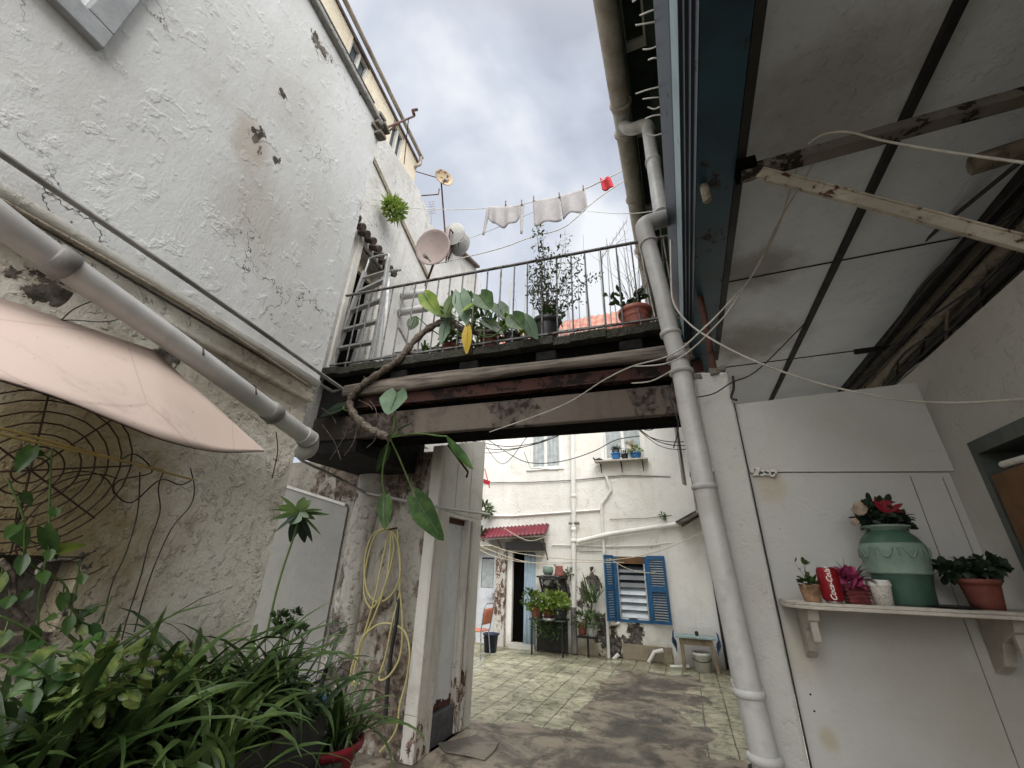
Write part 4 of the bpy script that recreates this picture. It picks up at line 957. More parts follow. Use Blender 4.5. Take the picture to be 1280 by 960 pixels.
# pipes and conduits on the far wall
def ftube(pts, r, mat, lab, name='pipe', cat='pipe', o=.06, n=10):
    return MB().tube([F(*p, o) for p in pts], r, n).build(name, M[mat], label=lab, cat=cat)
p_ = thing('downpipe', 'white downpipe running down the middle of the far wall', 'downpipe', F(718, 800, .08))
MB().tube([F(715, 520, .08), F(717, 640, .08), F(717, 760, .08)], .055, 14).build('pipe', M['pvcw'], p_)
MB().tube([F(717, 759, .08), F(718.5, 817, .08)], .060, 14).build('lower_pipe', M['pvcd'], p_)
for yy in (620, 662, 676): q = F(717, yy, .08); k = MB(); collar(k, q-UP*.04, q+UP*.04, .055, .08); k.build('collar', M['pvcw'], p_)
MB().tube([F(711, 654, .1), F(724, 654, .1)], .035, 10).build('side_plug', M['pvcd'], p_)
ftube([(722, 677), (760, 668), (800, 662), (848, 655)], .052, 'pvcw', 'thick white pipe sloping from the downpipe to the lean-to', o=.10)
ftube([(757, 594), (764, 612), (752, 630), (752, 640), (757, 720), (761, 823)], .032, 'pvcw', 'thin white pipe zigzagging down left of the blue window')
ftube([(590, 645), (640, 645), (712, 640), (752, 637)], .022, 'facadeR', 'thin white pipe crossing the far wall above the red awning', o=.03)
ftube([(600, 603), (660, 603), (720, 600), (780, 594), (838, 596)], .012, 'pvcd', 'thin conduit across the far wall below the upper windows', o=.03, name='conduit', cat='conduit')
ftube([(690, 681), (757, 683), (812, 682), (840, 678)], .012, 'pvcw', 'thin white conduit just above the blue window', o=.03, name='conduit', cat='conduit')
ftube([(724, 689), (752, 689)], .008, 'pvcd', 'very short grey conduit beside the downpipe above the blue window', o=.03, name='conduit', cat='conduit')
ftube([(762, 649), (806, 648), (840, 644)], .008, 'pvcd', 'thin grey conduit below the lean-to roof edge', o=.03, name='conduit', cat='conduit')
ftube([(767, 824), (773, 818)], .035, 'pvcw', 'short white elbow pipe at the foot of the wall by the zigzag pipe', o=.10)
ftube([(829, 813), (818, 815), (811, 828)], .035, 'pvcw', 'bent white waste pipe at the foot of the wall under the blue window', o=.14)
ftube([(838, 834), (862, 833)], .03, 'pvcw', 'white waste pipe lying on the ground beside the small table', o=.3)
ftube([(765, 780), (775, 779)], .03, 'pvcw', 'stub of white pipe just under the left corner of the blue window', o=.04)
k = MB(); k.tube([F(717, 675, .1), F(716, 690, .1)], .04, 8)

# window shelf with pots
sh = thing('window_shelf', 'narrow wooden shelf under the upper right window of the far house', 'shelf', (-1.1, 9.5, 3.85))
xa, xb = F(745, 577).x, F(810, 573).x
MB().bb((xa, FY-.24, 3.845), (xb, FY-.03, 3.875)).build('board', M['shelfw'], sh); k = MB()
for x in (xa+.12, (xa+xb)/2, xb-.12): MB().tube([(x, FY-.22, 3.845), (x, FY-.04, 3.70)], .01, 5).tube([(x, FY-.03, 3.84), (x, FY-.03, 3.62)], .01, 5).build('bracket', M['rust'], sh)
for (px, r_, h_, mt, lab, pl_) in ((770, .10, .16, 'bluep', 'blue pot on the window shelf, left one with a dark pot inside', 'leafd'), (781, .075, .13, 'blackpot', 'dark green pot in the middle of the window shelf', 'leafk'), (795, .12, .13, 'bluep', 'wide blue pot on the window shelf, right one with cream flowers', 'leafy')):
    x = F(px, 570, .13).x; pot('flower_pot', lab, mt, (x, FY-.13, 3.876), r_*.8, r_, h_)
    k = MB()
    if pl_ == 'leafd': MB().lathe([(.07, 0), (.085, .12), (.0, .12)], (x, FY-.13, 4.0), 14).build('flower_pot', M['blackpot'], label='black inner pot standing in the left blue pot on the window shelf', cat='flower pot'); k = clump((x, FY-.13, 4.1), 40, .22, .02, .03)
    elif pl_ == 'leafy': bush(k, (x, FY-.13, 4.05), .13, 90, .07, .6)
    else: bush(k, (x, FY-.13, 4.02), .07, 40, .05, .6)
    k.build('potted_plant', M[pl_], label={'leafd': 'spiky green plant in the left pot on the window shelf', 'leafk': 'tiny dark plant in the middle pot on the window shelf', 'leafy': 'pale green plant in the wide blue pot on the window shelf'}[pl_], cat='plant')
    if pl_ == 'leafy': k = MB(); bush(k, (x-.1, FY-.16, 4.2), .07, 26, .07, .8); k.build('flowers', M['rose'], label='cream flowers above the wide blue pot on the window shelf', cat='flowers')
k = MB().tube([(xa-.02, FY-.12, 3.9), (xa+.1, FY-.12, 3.92), (xa+.2, FY-.12, 3.9)], [.02, .045, .008], 8).tube([(xa-.0, FY-.12, 3.92), (xa-.04, FY-.12, 3.97)], .02, 6)
k.build('pigeon_figure', M['dark'], label='small dark bird-shaped ornament at the left end of the window shelf', cat='ornament')

# wall shelf + plant stand
s_ = thing('wall_shelf', 'dark board shelf fixed to the far wall beside the blue curtain', 'shelf', (-2.8, 9.45, 1.42))
xa, xb = -3.08, -2.46
MB().grid(lambda u, v: V((xa+(xb-xa)*u, FY-.32+.3*v, 1.40-.05*math.sin(u*3.1)*(1-v)+.01*math.sin(u*17))), 16, 3).build('board', M['dark'], s_, solid=.03)
for x in (xb-.02, xa+.05): MB().bar((x, FY-.25, 1.37), (x, FY-.02, 1.1), .03, .03).build('bracket', M['dark'], s_)
c = F(699, 716, .17); c.z = 1.425; k = thing('flower_pot', 'upside-down terracotta pot on the dark wall shelf', 'flower pot', c)
MB().lathe([(.105, 0), (.11, .03), (.095, .035), (.08, .2), (0, .2)], c, 20).build('pot', M['terra'], k)
c = F(685, 716, .17); c.z = 1.44; k = MB(); k.lathe([(.0, 0), (.08, .0), (.12, .06), (.11, .15), (.09, .17), (0, .17)], c, 12); k.build('glass_jar', M['vase_l'], label='pale green bowl on the dark wall shelf left of the terracotta pot', cat='bowl')
k = MB(); bush(k, F(712, 715, .15), .07, 50, .06, .4); k.build('small_plant', M['leafs'], label='tiny green sprig on the right end of the dark wall shelf', cat='plant')
st = thing('plant_table', 'low dark plant table loaded with pots against the far wall', 'table', (-2.8, 9.3, 0))
k = MB(); k.bb((-3.15, 9.02, .60), (-2.42, 9.5, .63)); k.build('table_top', M['greenwall'], st)
for x in (-3.1, -2.47):
    for y in (9.07, 9.45): MB().bar((x, y, 0), (x, y, .6), .03, .03).build('leg', M['dark'], st)
k = MB().bb((-3.1, 9.44, .02), (-2.47, 9.46, .6)).build('back_sheet', M['dark'], st)
random.seed(17)
for (x, y, r_, h_, mt, lab, pm, pr, n2) in ((-3.02, 9.15, .13, .2, 'terra', 'terracotta trough on the plant table, nearest the doorway', 'leafy', .2, 190), (-2.78, 9.2, .12, .2, 'terra', 'round terracotta pot in the middle of the plant table', 'leafy', .2, 190), (-2.53, 9.15, .14, .2, 'blackpot', 'black pot at the right end of the plant table', 'leafy', .2, 200)):
    pot('flower_pot', lab, mt, (x, y, .632), r_*.8, r_, h_)
    k = MB(); bush(k, (x, y, .632+h_+.08), pr, n2, .085, .62); k.build('potted_plant', M[pm], label='variegated leafy plant filling the '+lab.split(' on ')[0].split(' in ')[0].split(' at ')[0]+' on the far plant table', cat='plant')
for (x, z, lab) in ((-3.15, 1.0, 'trailing plant beside the blue curtain, above the plant table'), (-2.9, .5, 'fern drooping over the front edge of the plant table'), (-2.6, .45, 'dark foliage hanging under the right of the plant table')):
    k = MB(); bush(k, (x, 9.08, z), .17, 110, .09, .35, 'lance'); k.build('trailing_plant', M['leafs'] if z > .47 else M['leafd'], label=lab, cat='plant')
MB().tube([(-2.55, 9.4, 1.15), (-2.68, 9.38, .8)], .012, 6).bb((-2.72, 9.3, .86), (-2.42, 9.5, .89)).build('dustpan_brush', M['pvcw'], label='white stick and small white board above the plant table', cat='stick')
k = MB().lathe([(.0, 0), (.10, .01), (.14, .05), (.13, .06), (0, .03)], (-2.72, 9.0, .60), 20); k.build('dish', M['chrome'], label='grey metal dish on the front edge of the plant table', cat='dish')
# tall bulb plant by wall + two small pots
c = F(735, 806, .25); c.z = 0
k = clump((c.x+.12, c.y, .95), 26, .55, .035, .05, (.9, 1.5), (.2, 1.0)); k.tube(cpt([(c.x, c.y, .3), (c.x+.06, c.y, .6), (c.x+.12, c.y, .98)]), .02, 6); k.build('palm_like_plant', M['leafs'], label='spiky upright plant growing against the peeled wall left of the zigzag pipe', cat='plant')
for (dx, z0_, r_, mt, lab) in ((-.10, .38, .09, 'terra', 'small dark red pot hung beside the grey downpipe foot'), (.10, .36, .10, 'pvc', 'small white pot hung below the spiky upright plant')):
    pot('flower_pot', lab, mt, (c.x+dx, c.y, z0_), r_*.8, r_, .2)
    k = MB(); bush(k, (c.x+dx, c.y, z0_+.27), .15, 90, .1, .35, 'lance'); k.build('potted_plant', M['leafs'], label='leafy plant in the '+lab, cat='plant')
MB().tube([(c.x, c.y, 0), (c.x, c.y, .36)], .02, 6).bb((c.x-.2, c.y-.1, .33), (c.x+.2, c.y+.1, .355)).build('pot_stand', M['dark'], label='thin post stand carrying the two small pots by the downpipe', cat='stand')

# small table with bucket
tx0, tx1 = F(845, 800, .4).x, F(895, 800, .4).x; ty0, ty1 = 9.0, 9.42
tb = thing('small_table', 'low wooden table with pale blue top and blue tarp, far right of the courtyard', 'table', ((tx0+tx1)/2, 9.2, 0))
MB().bb((tx0, ty0, .50), (tx1, ty1, .53)).build('table_top', M['ttop'], tb, bevel=.005)
MB().bb((tx0+.06, ty0+.04, .40), (tx1-.06, ty0+.06, .495)).bb((tx0+.06, ty1-.06, .40), (tx1-.06, ty1-.04, .495)).build('apron', M['twood'], tb)
for x, dx in ((tx0+.09, .0), (tx1-.09, .05)):
    for y in (ty0+.05, ty1-.05): MB().bar((x, y, .5), (x+dx, y, 0), .05, .05, V((0, 1, 0))).build('leg', M['twood'], tb)
k = MB()
for (xx, s__) in ((tx0-.03, -1), (tx1+.03, 1)):
    k.grid(lambda u, v: V((xx+s__*.03*math.sin(v*5), ty0-.02+.45*u, .54-.22*v-.05*math.sin(u*6))), 10, 5)
k.build('tarp', M['tarp'], label='blue tarpaulin edge hanging over both ends of the small table', cat='tarpaulin', solid=.01)
bc = thing('bucket', 'white bucket standing under the small table', 'bucket', ((tx0+tx1)/2+.05, 9.2, 0))
MB().lathe([(0, 0), (.13, 0), (.15, .24), (.16, .245), (.16, .28), (.15, .285), (.15, .27), (0, .27)], ((tx0+tx1)/2+.06, 9.2, 0), 22, UP, False).build('body', M['pvcw'], bc)
k = MB().tube([V(((tx0+tx1)/2+.06+.155*math.cos(a_*.3), 9.2-.155*abs(math.sin(a_*.3)), .20-.05*math.sin(a_*.3))) for a_ in range(11)], .006, 5); k.build('handle', M['wired'], bc)
MB().lathe([(.03, 0), (.035, .05), (.02, .07)], ((tx0+tx1)/2+.03, 9.2, .532), 10).build('cup', M['blackrub'], label='tiny dark cup standing on the small table', cat='cup')

# orange chair with metal legs, navy bucket
cx = at(600, 822, 'z', 0); ch = thing('chair', 'orange plastic chair with thin metal legs by the grey far door', 'chair', (cx.x-.1, cx.y+.1, 0))
X, Y_ = cx.x-.12, cx.y+.05
def seat(u, v): return V((X-.2+.4*u, Y_-.2+.4*v, .44-.03*math.sin(u*3.14)*math.sin(v*3.14)))
MB().grid(seat, 8, 8).build('seat', M['orange'], ch, solid=.015)
k = MB(); k.grid(lambda u, v: V((X+.2+.05*v, Y_-.2+.4*u, .55+.27*v)), 6, 4); k.build('backrest', M['orange'], ch, solid=.014)
k = MB().tube(cpt([V((X+.18, Y_-.2, .44)), V((X+.24, Y_-.2, .86)), V((X+.25, Y_, .90)), V((X+.24, Y_+.2, .86)), V((X+.18, Y_+.2, .44))]), .011, 6); k.build('back_frame', M['chrome'], ch)
for sx in (-1, 1):
    for sy in (-1, 1): MB().tube([(X+sx*.17, Y_+sy*.18, .43), (X+sx*.21, Y_+sy*.21, 0)], .011, 6).build('leg', M['chrome'], ch)
q = at(606, 822, 'z', .0); q = V((X+.06, Y_+.55, 0)); bk = thing('bucket', 'navy blue bucket behind the orange chair', 'bucket', q)
MB().lathe([(0, 0), (.12, 0), (.15, .30), (.165, .30), (.165, .33), (.14, .33), (.12, .02), (0, .02)], q, 20, UP, False).build('body', M['navyp'], bk)
MB().bar(q+V((-.14, -.05, .24)), q+V((-.05, -.15, .24)), .01, .02).build('handle', M['blackrub'], bk)

# pink frame and climbing plants above the pale grey door
k = MB(); k.tube([F(602, 650, .4), F(602, 590, .4), F(606, 586, .4), F(612, 610, .4)], .012, 5).bar(F(601, 600, .4), F(612, 604, .4), .02, .10)
k.build('pink_stand', M['clothr'], label='thin pinkish red frame above the pale grey far door', cat='frame')
k = MB(); bush(k, F(600, 668, .3), .12, 90, .12, .4, 'lance'); k.build('climbing_plant', M['leafd'], label='darker leafy sprig just over the small canopy of the pale grey door', cat='plant')
k = MB(); bush(k, F(606, 637, .3), .16, 150, .12, .4, 'lance'); k.build('climbing_plant', M['leafs'], label='climbing plant above the pale grey door left of the red awning', cat='plant')
MB().bb((-4.75, FY-.4, 2.0), (-4.15, FY-.02, 2.03)).build('door_canopy', M['shelfw'], label='small pale board canopy over the pale grey door', cat='canopy')
k = MB(); bush(k, F(828, 645, .1), .07, 50, .05, .5); k.build('wall_weed', M['leafs'], label='tiny green weed growing on the far wall beside the lean-to', cat='weed')

# ================================================================== right: courtyard wall, lean-to, old shutters, gutter
RX = lambda y: .20+.035*(y-2.2)
rw = thing('house', 'right-hand house wall between white pillar and far facade, with stained eaves gutter', 'house', (.4, 5.5, 0))
w = MB(); w.hexa([(RX(2.34), 2.34, 0), (.30, 2.34, 0), (.60, 9.57, 0), (RX(9.57), 9.57, 0), (RX(2.34), 2.34, 2.5), (.30, 2.34, 2.5), (.60, 9.57, 5.4), (RX(9.57), 9.57, 5.4)]); w.build('wall', M['facadeR'], rw)
MB().tube([(RX(9.5)-.03, 9.54, 0), (RX(9.5)-.03, 9.54, 2.5)], .025, 6).build('corner_pipe', M['wired'], rw)
# lean-to
ln = thing('lean_to_roof', 'small dark corrugated lean-to roof in the far right corner', 'roof', (.2, 9.2, 2.5))
a_, b_ = at(845, 657, 'y', 9.0), at(882, 640, 'y', 9.0)
MB().grid(lambda u, v: V((a_.x+(.55-a_.x)*u, 9.0+.55*v, 2.46+.34*u+.06*v+.012*math.sin(v*40))), 6, 60).build('sheet', M['greenwall'], ln, solid=.008)
MB().bar((a_.x+.05, 9.02, 2.44), (.5, 9.02, 2.73), .03, .06).bar((a_.x+.1, 9.5, 2.44), (.5, 9.5, 2.73), .03, .06).build('rafter', M['wood'], ln)
# old shutters hung against right wall high up
for i, (px0, px1, py0, py1, lab) in enumerate(((842, 856, 530, 605, 'weathered grey shutter leaf hanging at the right wall, left one'), (856, 870, 520, 640, 'weathered shutter leaf hanging at the right wall, right one'))):
    y = 8.9-i*.5; p0 = at(px0, py0, 'y', y); p1 = at(px1, py1, 'y', y); x0, x1, z0, z1 = p0.x, p1.x, p1.z, p0.z
    t = thing('old_shutter', lab, 'shutter', ((x0+x1)/2, y, z0)); o = V((x0, y, z0)); u = V((x1-x0, .14, 0)); W_ = u.length; u.normalize(); n = V((-u.y, u.x, 0))*-1; f = MB(); h = z1-z0
    f.obb(o, u, UP, n, .04, h, .04); f.obb(o+u*(W_-.04), u, UP, n, .04, h, .04)
    for z in (0, h*.45, h-.05): f.obb(o+u*.04+UP*z, u, UP, n, W_-.08, .05, .04)
    f.build('frame', M['oldwood'], t, bevel=.004); k = MB()
    for q in range(int(h/.06)): k.obb(o+u*.04+UP*(.06*q+.01)+n*.01, u, UP+n*.4, n, W_-.08, .045, .008)
    k.build('slats', M['oldwood'], t)
k = MB(); p = at(862, 522, 'y', 8.5); k.bb((p.x-.12, p.y-.1, p.z-.05), (p.x+.1, p.y+.1, p.z+.03)); k.build('shutter_box', M['rust'], label='small reddish box above the old hanging shutters', cat='box')
MB().hexa([at(872, 560, 'y', 6.2), at(886, 640, 'y', 5.2), at(887, 652, 'y', 5.2), at(874, 640, 'y', 6.2), at(872, 560, 'y', 6.25)+V((.02, 0, 0)), at(886, 600, 'y', 5.25)+V((.02, 0, 0)), at(889, 650, 'y', 5.25)+V((.02, 0, 0)), at(878, 640, 'y', 6.25)+V((.02, 0, 0))]).build('green_panel', M['greengrey'], label='narrow grey green panel edge behind the white downpipe', cat='panel')

# eaves: big stained gutter pipe, soffit with framed openings
gz = H+4.0
gt = thing('gutter', 'wide stained grey gutter pipe along the right house eaves against the sky', 'gutter', (-.03, 3, gz))
gp = [(-.035, -.6, gz+.03), (-.035, 2.55, gz)]
MB().tube([(-.038, -1.6, gz+.0), (-.036, .9, gz)], .093, 20).tube([(-.036, .9, gz), (-.034, 2.62, gz)], .089, 20).build('pipe', M['gutter'], gt)
MB().tube([(-.03, 2.86, gz), (-.022, 4.6, gz)], .088, 20).tube([(-.022, 4.6, gz), (-.01, 6.6, gz), (-.005, 8.9, gz)], .082, 20).build('pipe', M['gutter'], gt)
for y, r_ in ((.9, .093), (1.6, .09), (2.55, .093), (2.85, .093), (3.7, .089), (4.6, .088), (5.6, .084)): k = MB(); collar(k, (-.033, y, gz), (-.033, y+1, gz), r_, .035); k.build('collar', M['gutter'], gt)
k = MB().tube([(-.032, 2.6, gz), (-.032, 2.88, gz)], .084, 18).tube(cpt([V((-.03, 2.74, gz-.04)), V((0, 2.72, gz-.16)), V((.06, 2.70, gz-.22)), V((.13, 2.68, gz-.25)), V((.17, 2.66, gz-.3)), V((.17, 2.62, gz-.42))]), .055, 14)
k.build('outlet', M['pvc'], gt)
dp2 = thing('downpipe', 'long white downpipe with two elbows in front of the white pillar, right of centre', 'downpipe', (.13, 2.07, 0))
up_ = [at(813, 172, 'y', 2.60), at(826, 262, 'y', 2.14)]; up_[0] = V((.165, 2.62, gz-.40)); 
top2 = at(827, 268, 'y', 2.16)
MB().tube([up_[0], top2], .050, 16).build('pipe', M['pvc'], dp2)
k = MB(); collar(k, up_[0].lerp(top2, .45), top2, .050, .05); k.build('collar', M['pvc'], dp2)
pts = [at(*p, 'y', 2.07) for p in ((811, 305), (828, 370), (838, 415), (850, 455), (862, 520), (880, 605), (905, 722), (940, 882), (955, 942))]
elb = [top2, top2+V((-.0, -.01, -.07)), top2+V((-.045, -.05, -.10)), at(806, 282, 'y', 2.07), at(808, 292, 'y', 2.07), pts[0]]
MB().tube(cpt([at(835, 272, 'y', 2.16), at(820, 276, 'y', 2.1), at(806, 282, 'y', 2.07), at(807, 293, 'y', 2.07), pts[0]], 5), .054, 18).build('elbow', M['pvc'], dp2)
bot = pts[-1]+(pts[-1]-pts[-2])*6
MB().tube(pts[:4], .046, 20).build('pipe', M['pvc'], dp2)
MB().tube(pts[3:]+[V((bot.x-.05, bot.y, .0))], .047, 20).build('lower_pipe', M['pvcf'], dp2)
for q, rr, mt in ((pts[2], .047, 'pvc'), (pts[2].lerp(pts[3], .8), .050, 'pvcd'), (pts[3].lerp(pts[4], .12), .050, 'pvc'), (pts[5], .047, 'pvc'), (pts[7].lerp(pts[6], .12), .047, 'pvcf'), (pts[8], .050, 'pvcf')):
    k = MB(); collar(k, q, q-UP, rr, .028); k.build('collar', M[mt], dp2)
MB().lathe([(.060, 0), (.062, -.03), (.06, -.9)], pts[8]-UP*.045, 20).build('boot', M['dark'], dp2)
for q in (pts[5]+UP*.05, pts[7].lerp(pts[6], .1)): MB().obb(q+V((-.054, -.01, 0)), V((1, 0, 0)), UP, V((0, 1, 0)), .108, .018, .11).build('pipe_clip', M['pvc'], dp2, bevel=.004)
# soffit
so = thing('eaves', 'dark green eaves soffit with white framed openings above the bridge, top right', 'eaves', (.2, 3, H+4.1))
sz = H+4.25
w = MB(); w.bb((.075, -1.6, sz+.22), (.95, 9.5, sz+.25)); w.bb((.9, -1.6, 3.3), (.95, 9.5, sz+.22)); w.bb((.048, -1.6, gz+.06), (.074, 9.5, sz+.25)); w.build('soffit_boards', M['greenwall'], so)
MB().bb((.245, -1.6, sz), (.60, 2.35, sz+.03)).bb((.245, 2.7, sz), (.60, 9.5, sz+.03)).build('green_boards', M['greenwall'], so)
for (y0, y1) in ((-1.0, 2.30), (3.1, 4.2), (4.3, 5.6), (5.7, 7.2)):
    k = MB(); xa = .075; xb = .235
    k.bb((xa-.03, y0, sz-.01), (xa+.012, y1, sz+.03)).bb((xb-.006, y0, sz-.01), (xb+.012, y1, sz+.03)).bb((xa+.012, y0, sz-.01), (xb-.006, y0+.05, sz+.03)).bb((xa+.012, y1-.07, sz-.01), (xb-.006, y1, sz+.03)); k.build('opening_frame', M['whitepaint'], so)
# upper wall behind beam
w = MB(); w.bb((.36, -1.6, 3.6), (.40, 9.5, sz)); w.build('upper_wall', M['greenwall'], so)

# ================================================================== canopy on the right
cn = thing('canopy', 'navy blue edged canopy with grey board ceiling over the shelf corner', 'canopy', (.8, 1.5, 3.1))
def zr(z): return H+z
prof = [(.385, 1.5), (.238, 1.5), (.236, 1.56), (.226, 1.565), (.224, 1.61), (.213, 1.615), (.211, 1.655), (.200, 1.66)]
def ext(mb, pr, y0, y1, back=.30):
    p = [V((x, y0, zr(z))) for x, z in pr]; k = len(p)
    for i in range(k-1): a, b = p[i], p[i+1]; mb.add([a, b, b+V((0, y1-y0, 0)), a+V((0, y1-y0, 0))], [(0, 1, 2, 3)])
    return mb
w = MB(); w.prism([V((x, -1.6, zr(z))) for x, z in [(.385, 1.5), (.241, 1.5), (.241, 1.70), (.385, 1.70)]], (0, 4.9, 0)); w.build('edge_beam', M['blue'], cn)
w = MB(); w.prism([V((x, -1.6, zr(z))) for x, z in [(.2405, 1.502)]+prof[1:]+[(.200, 1.69), (.2405, 1.69)]], (0, 4.85, 0)); w.build('rib_moulding', M['navy'], cn)
w = MB(); w.prism([V((x, -1.6, zr(z))) for x, z in [(.199, 1.665), (.190, 1.80), (.30, 1.80), (.30, 1.665)]], (0, 4.7, 0)); w.build('light_strip', M['lblue'], cn)
w = MB(); w.prism([V((x, -1.6, zr(z))) for x, z in [(.195, 1.802), (.188, 1.83), (.158, 2.05), (.34, 2.05), (.34, 1.802)]], (0, 4.65, 0)); w.build('fascia', M['navy'], cn)
k = MB(); k.bb((.388, -1.6, zr(1.50)), (.42, 3.15, zr(1.66))); k.build('angle_iron', M['dark'], cn)
k = MB(); k.bb((.335, -1.6, zr(1.492)), (.346, 1.3, zr(1.499))); 
w = MB(); w.bb((.40, -1.6, zr(1.64)), (1.64, 5.2, zr(1.68))); w.build('ceiling_board', M['ceil'], cn)
k = MB(); k.bar((1.0, -1.6, zr(1.622)), (1.0, 5.0, zr(1.622)), .028, .03); k.build('joist', M['dark'], cn)
k = MB(); k.bar((1.575, -1.6, zr(1.61)), (1.575, 5.2, zr(1.61)), .04, .05); k.bar((1.61, -1.6, zr(1.12)), (1.61, 5.2, zr(1.12)), .04, .04); k.build('joist', M['dark'], cn)
k = MB()
for i in range(0): y = random.uniform(.5, 2.2); k.bb((.988, y, zr(1.602)), (.988+random.uniform(.006, .02), y+random.uniform(.01, .03), zr(1.6065)))
k = MB()
for (y) in (.55, 2.35, 3.6): MB().bb((.42, y, zr(1.632)), (1.54, y+.003, zr(1.6395))).build('board_joint', M['dark'], cn)
w = MB(); w.bb((1.64, -1.6, 2.40), (1.72, 5.2, zr(1.64))); w.build('upper_side_wall', M['cream'], cn)
w = MB(); w.bb((.40, 5.2, 1.9), (1.72, 5.3, zr(1.7))); w.build('rear_wall', M['ceil'], cn)
for (x, z, r_, mt) in ((1.60, zr(1.44), .032, 'cream'), (1.60, zr(1.34), .022, 'dark'), (1.59, zr(1.24), .035, 'cream'), (1.5, zr(.98), .018, 'cream'), (1.46, zr(1.03), .010, 'dark'), (1.61, zr(1.53), .012, 'wired'), (1.58, zr(1.19), .010, 'wired')):
    MB().tube([(x+random.uniform(-.01, .01), -1.6+y*.7, z+random.uniform(-.012, .012)) for y in range(10)], r_, 8).build('pipe', M[mt], cn)
for i in range(9):
    y = 1.7+i*.33; MB().tube(cpt([V((1.59, y, zr(1.5)-random.uniform(0, .1))), V((1.56, y+.1, zr(1.3))), V((1.58, y+.3*random.random(), zr(1.15)))]), random.uniform(.004, .01), 6).build('loose_wire', M['wired'] if i % 3 else M['cream'], cn)
MB().bb((1.34, 3.35, zr(1.5)), (1.56, 3.38, zr(1.54))).build('bracket', M['dark'], cn, bevel=.01)
MB().tube([at(1214, 207, 'z', zr(1.35)), at(1290, 183, 'z', zr(1.35))], .035, 8).build('timber_end', M['cream'], cn)
random.seed(33)
for i in range(12):
    y0 = random.uniform(.2, 1.6); y1 = y0+random.uniform(1.2, 2.8); z0_ = zr(random.uniform(.88, 1.5)); z1_ = z0_+random.uniform(-.2, .2); x_ = random.uniform(1.40, 1.58)
    MB().tube(cpt([V((x_, y0, z0_)), V((x_+.04, y0*.7+y1*.3, z0_-random.uniform(0, .06))), V((x_-.02, y0*.3+y1*.7, z1_-random.uniform(-.03, .05))), V((x_+.03, y1, z1_))]), random.uniform(.004, .011), 6).build('loose_wire', M[random.choice(['wired', 'cream', 'wired', 'pvcd'])], cn)
# bracket: horizontal arm, rusty white strut
bk = thing('steel_bracket', 'steel bracket under the canopy with rusty white diagonal strut', 'bracket', (.8, 1.39, 2.6))
a_ = V((.40, 1.392, zr(1.47))); 
k = MB(); k.bar(a_, V((1.62, 1.385, zr(1.47))), .055, .04); k.build('arm', M['oldarm'], bk, bevel=.004)
s0 = V((.47, 1.36, zr(1.44))); s1 = V((1.14, 1.36, zr(.80)))
dd = (s1-s0).normalized(); up2 = dd.cross(V((0, 1, 0))).normalized()
k = MB(); k.hexa([s0+V((0, -.006, 0)), s1+V((0, -.006, 0)), s1+V((0, .055, 0)), s0+V((0, .055, 0)), s0+V((0, -.006, 0))-up2*.006, s1+V((0, -.006, 0))-up2*.006, s1+V((0, .055, 0))-up2*.006, s0+V((0, .055, 0))-up2*.006])
k.hexa([s0, s1, s1+V((0, .006, 0)), s0+V((0, .006, 0)), s0-up2*.045, s1-up2*.045, s1-up2*.045+V((0, .006, 0)), s0-up2*.045+V((0, .006, 0))]); k.build('strut', M['rustbrace'], bk)
MB().bb((.385, 1.34, zr(1.46)), (.45, 1.43, zr(1.499))).build('fixing_plate', M['black'], bk)
MB().lathe([(0, -.0), (.016, 0), (.018, -.02), (.018, -.085), (.010, -.095), (0, -.095)], at(880, 232, 'z', zr(1.49)), 12, UP, False).build('insulator', M['cream'], label='small cream porcelain knob hanging under the blue beam', cat='insulator')
# spikes
random.seed(14)
for i, (px, py) in enumerate(((791, 3), (800, 18), (795, 36), (804, 63), (811, 76), (795, 118), (804, 128), (810, 137), (807, 149), (808, 172))):
    d = sight(px, py); e_ = V((.158, 0, zr(2.05))); s_ = (e_.z-H)/d.z; p = V((0, 0, H))+d*s_
    MB().tube(cpt([V((.165, p.y+.005, zr(2.05))), V(((p.x+.16)/2, p.y+random.uniform(-.01, .01), zr(2.05)+.0)), p+V((0, random.uniform(-.012, .012), .015))]), .0035, 6).build('cable_tie', M['pvcw'], label='white cable tie tail poking from the navy fascia edge', cat='cable tie', group='white cable tie tails along the fascia edge')
k = MB()
MB().tube([(.262, 2.2, 2.50), (.27, 2.22, 2.80), (.275, 2.25, 3.045)], .017, 8).build('post_stub', M['rust'], label='rusty red steel stub between pillar top and blue beam', cat='post')
# pillar with broken top
random.seed(23)
def plr():
    f = MB(); x0, x1, y0, y1 = .155, .318, 2.145, 2.33
    f.hexa([(x0+.06, y0, 0), (x1-.008, y0, 0), (x1-.008, y1, 0), (x0+.06, y1, 0), (x0, y0, 2.52), (x1, y0, 2.50), (x1, y1, 2.5), (x0, y1, 2.52)])
    return f
pl = thing('pillar', 'white rendered pillar with a broken top behind the downpipe', 'pillar', (.25, 2.2, 0)); plr().build('shaft', M['pillarR'], pl, bevel=.012)
k = MB()
for i in range(22): p = V((random.uniform(.16, .30), random.uniform(2.15, 2.3), 2.50+random.uniform(-.01, .03))); k.hexa([p+V((a*s_, b*s_, c*s_*.8)) for c in (-1, 1) for (a, b, s_) in ((-1, -1, random.uniform(.015, .03)), (1, -1, random.uniform(.015, .03)), (1, 1, .02), (-1, 1, .02))])
k.build('broken_top', M['concrete'], pl, bevel=.006)
# panel wall and side wall

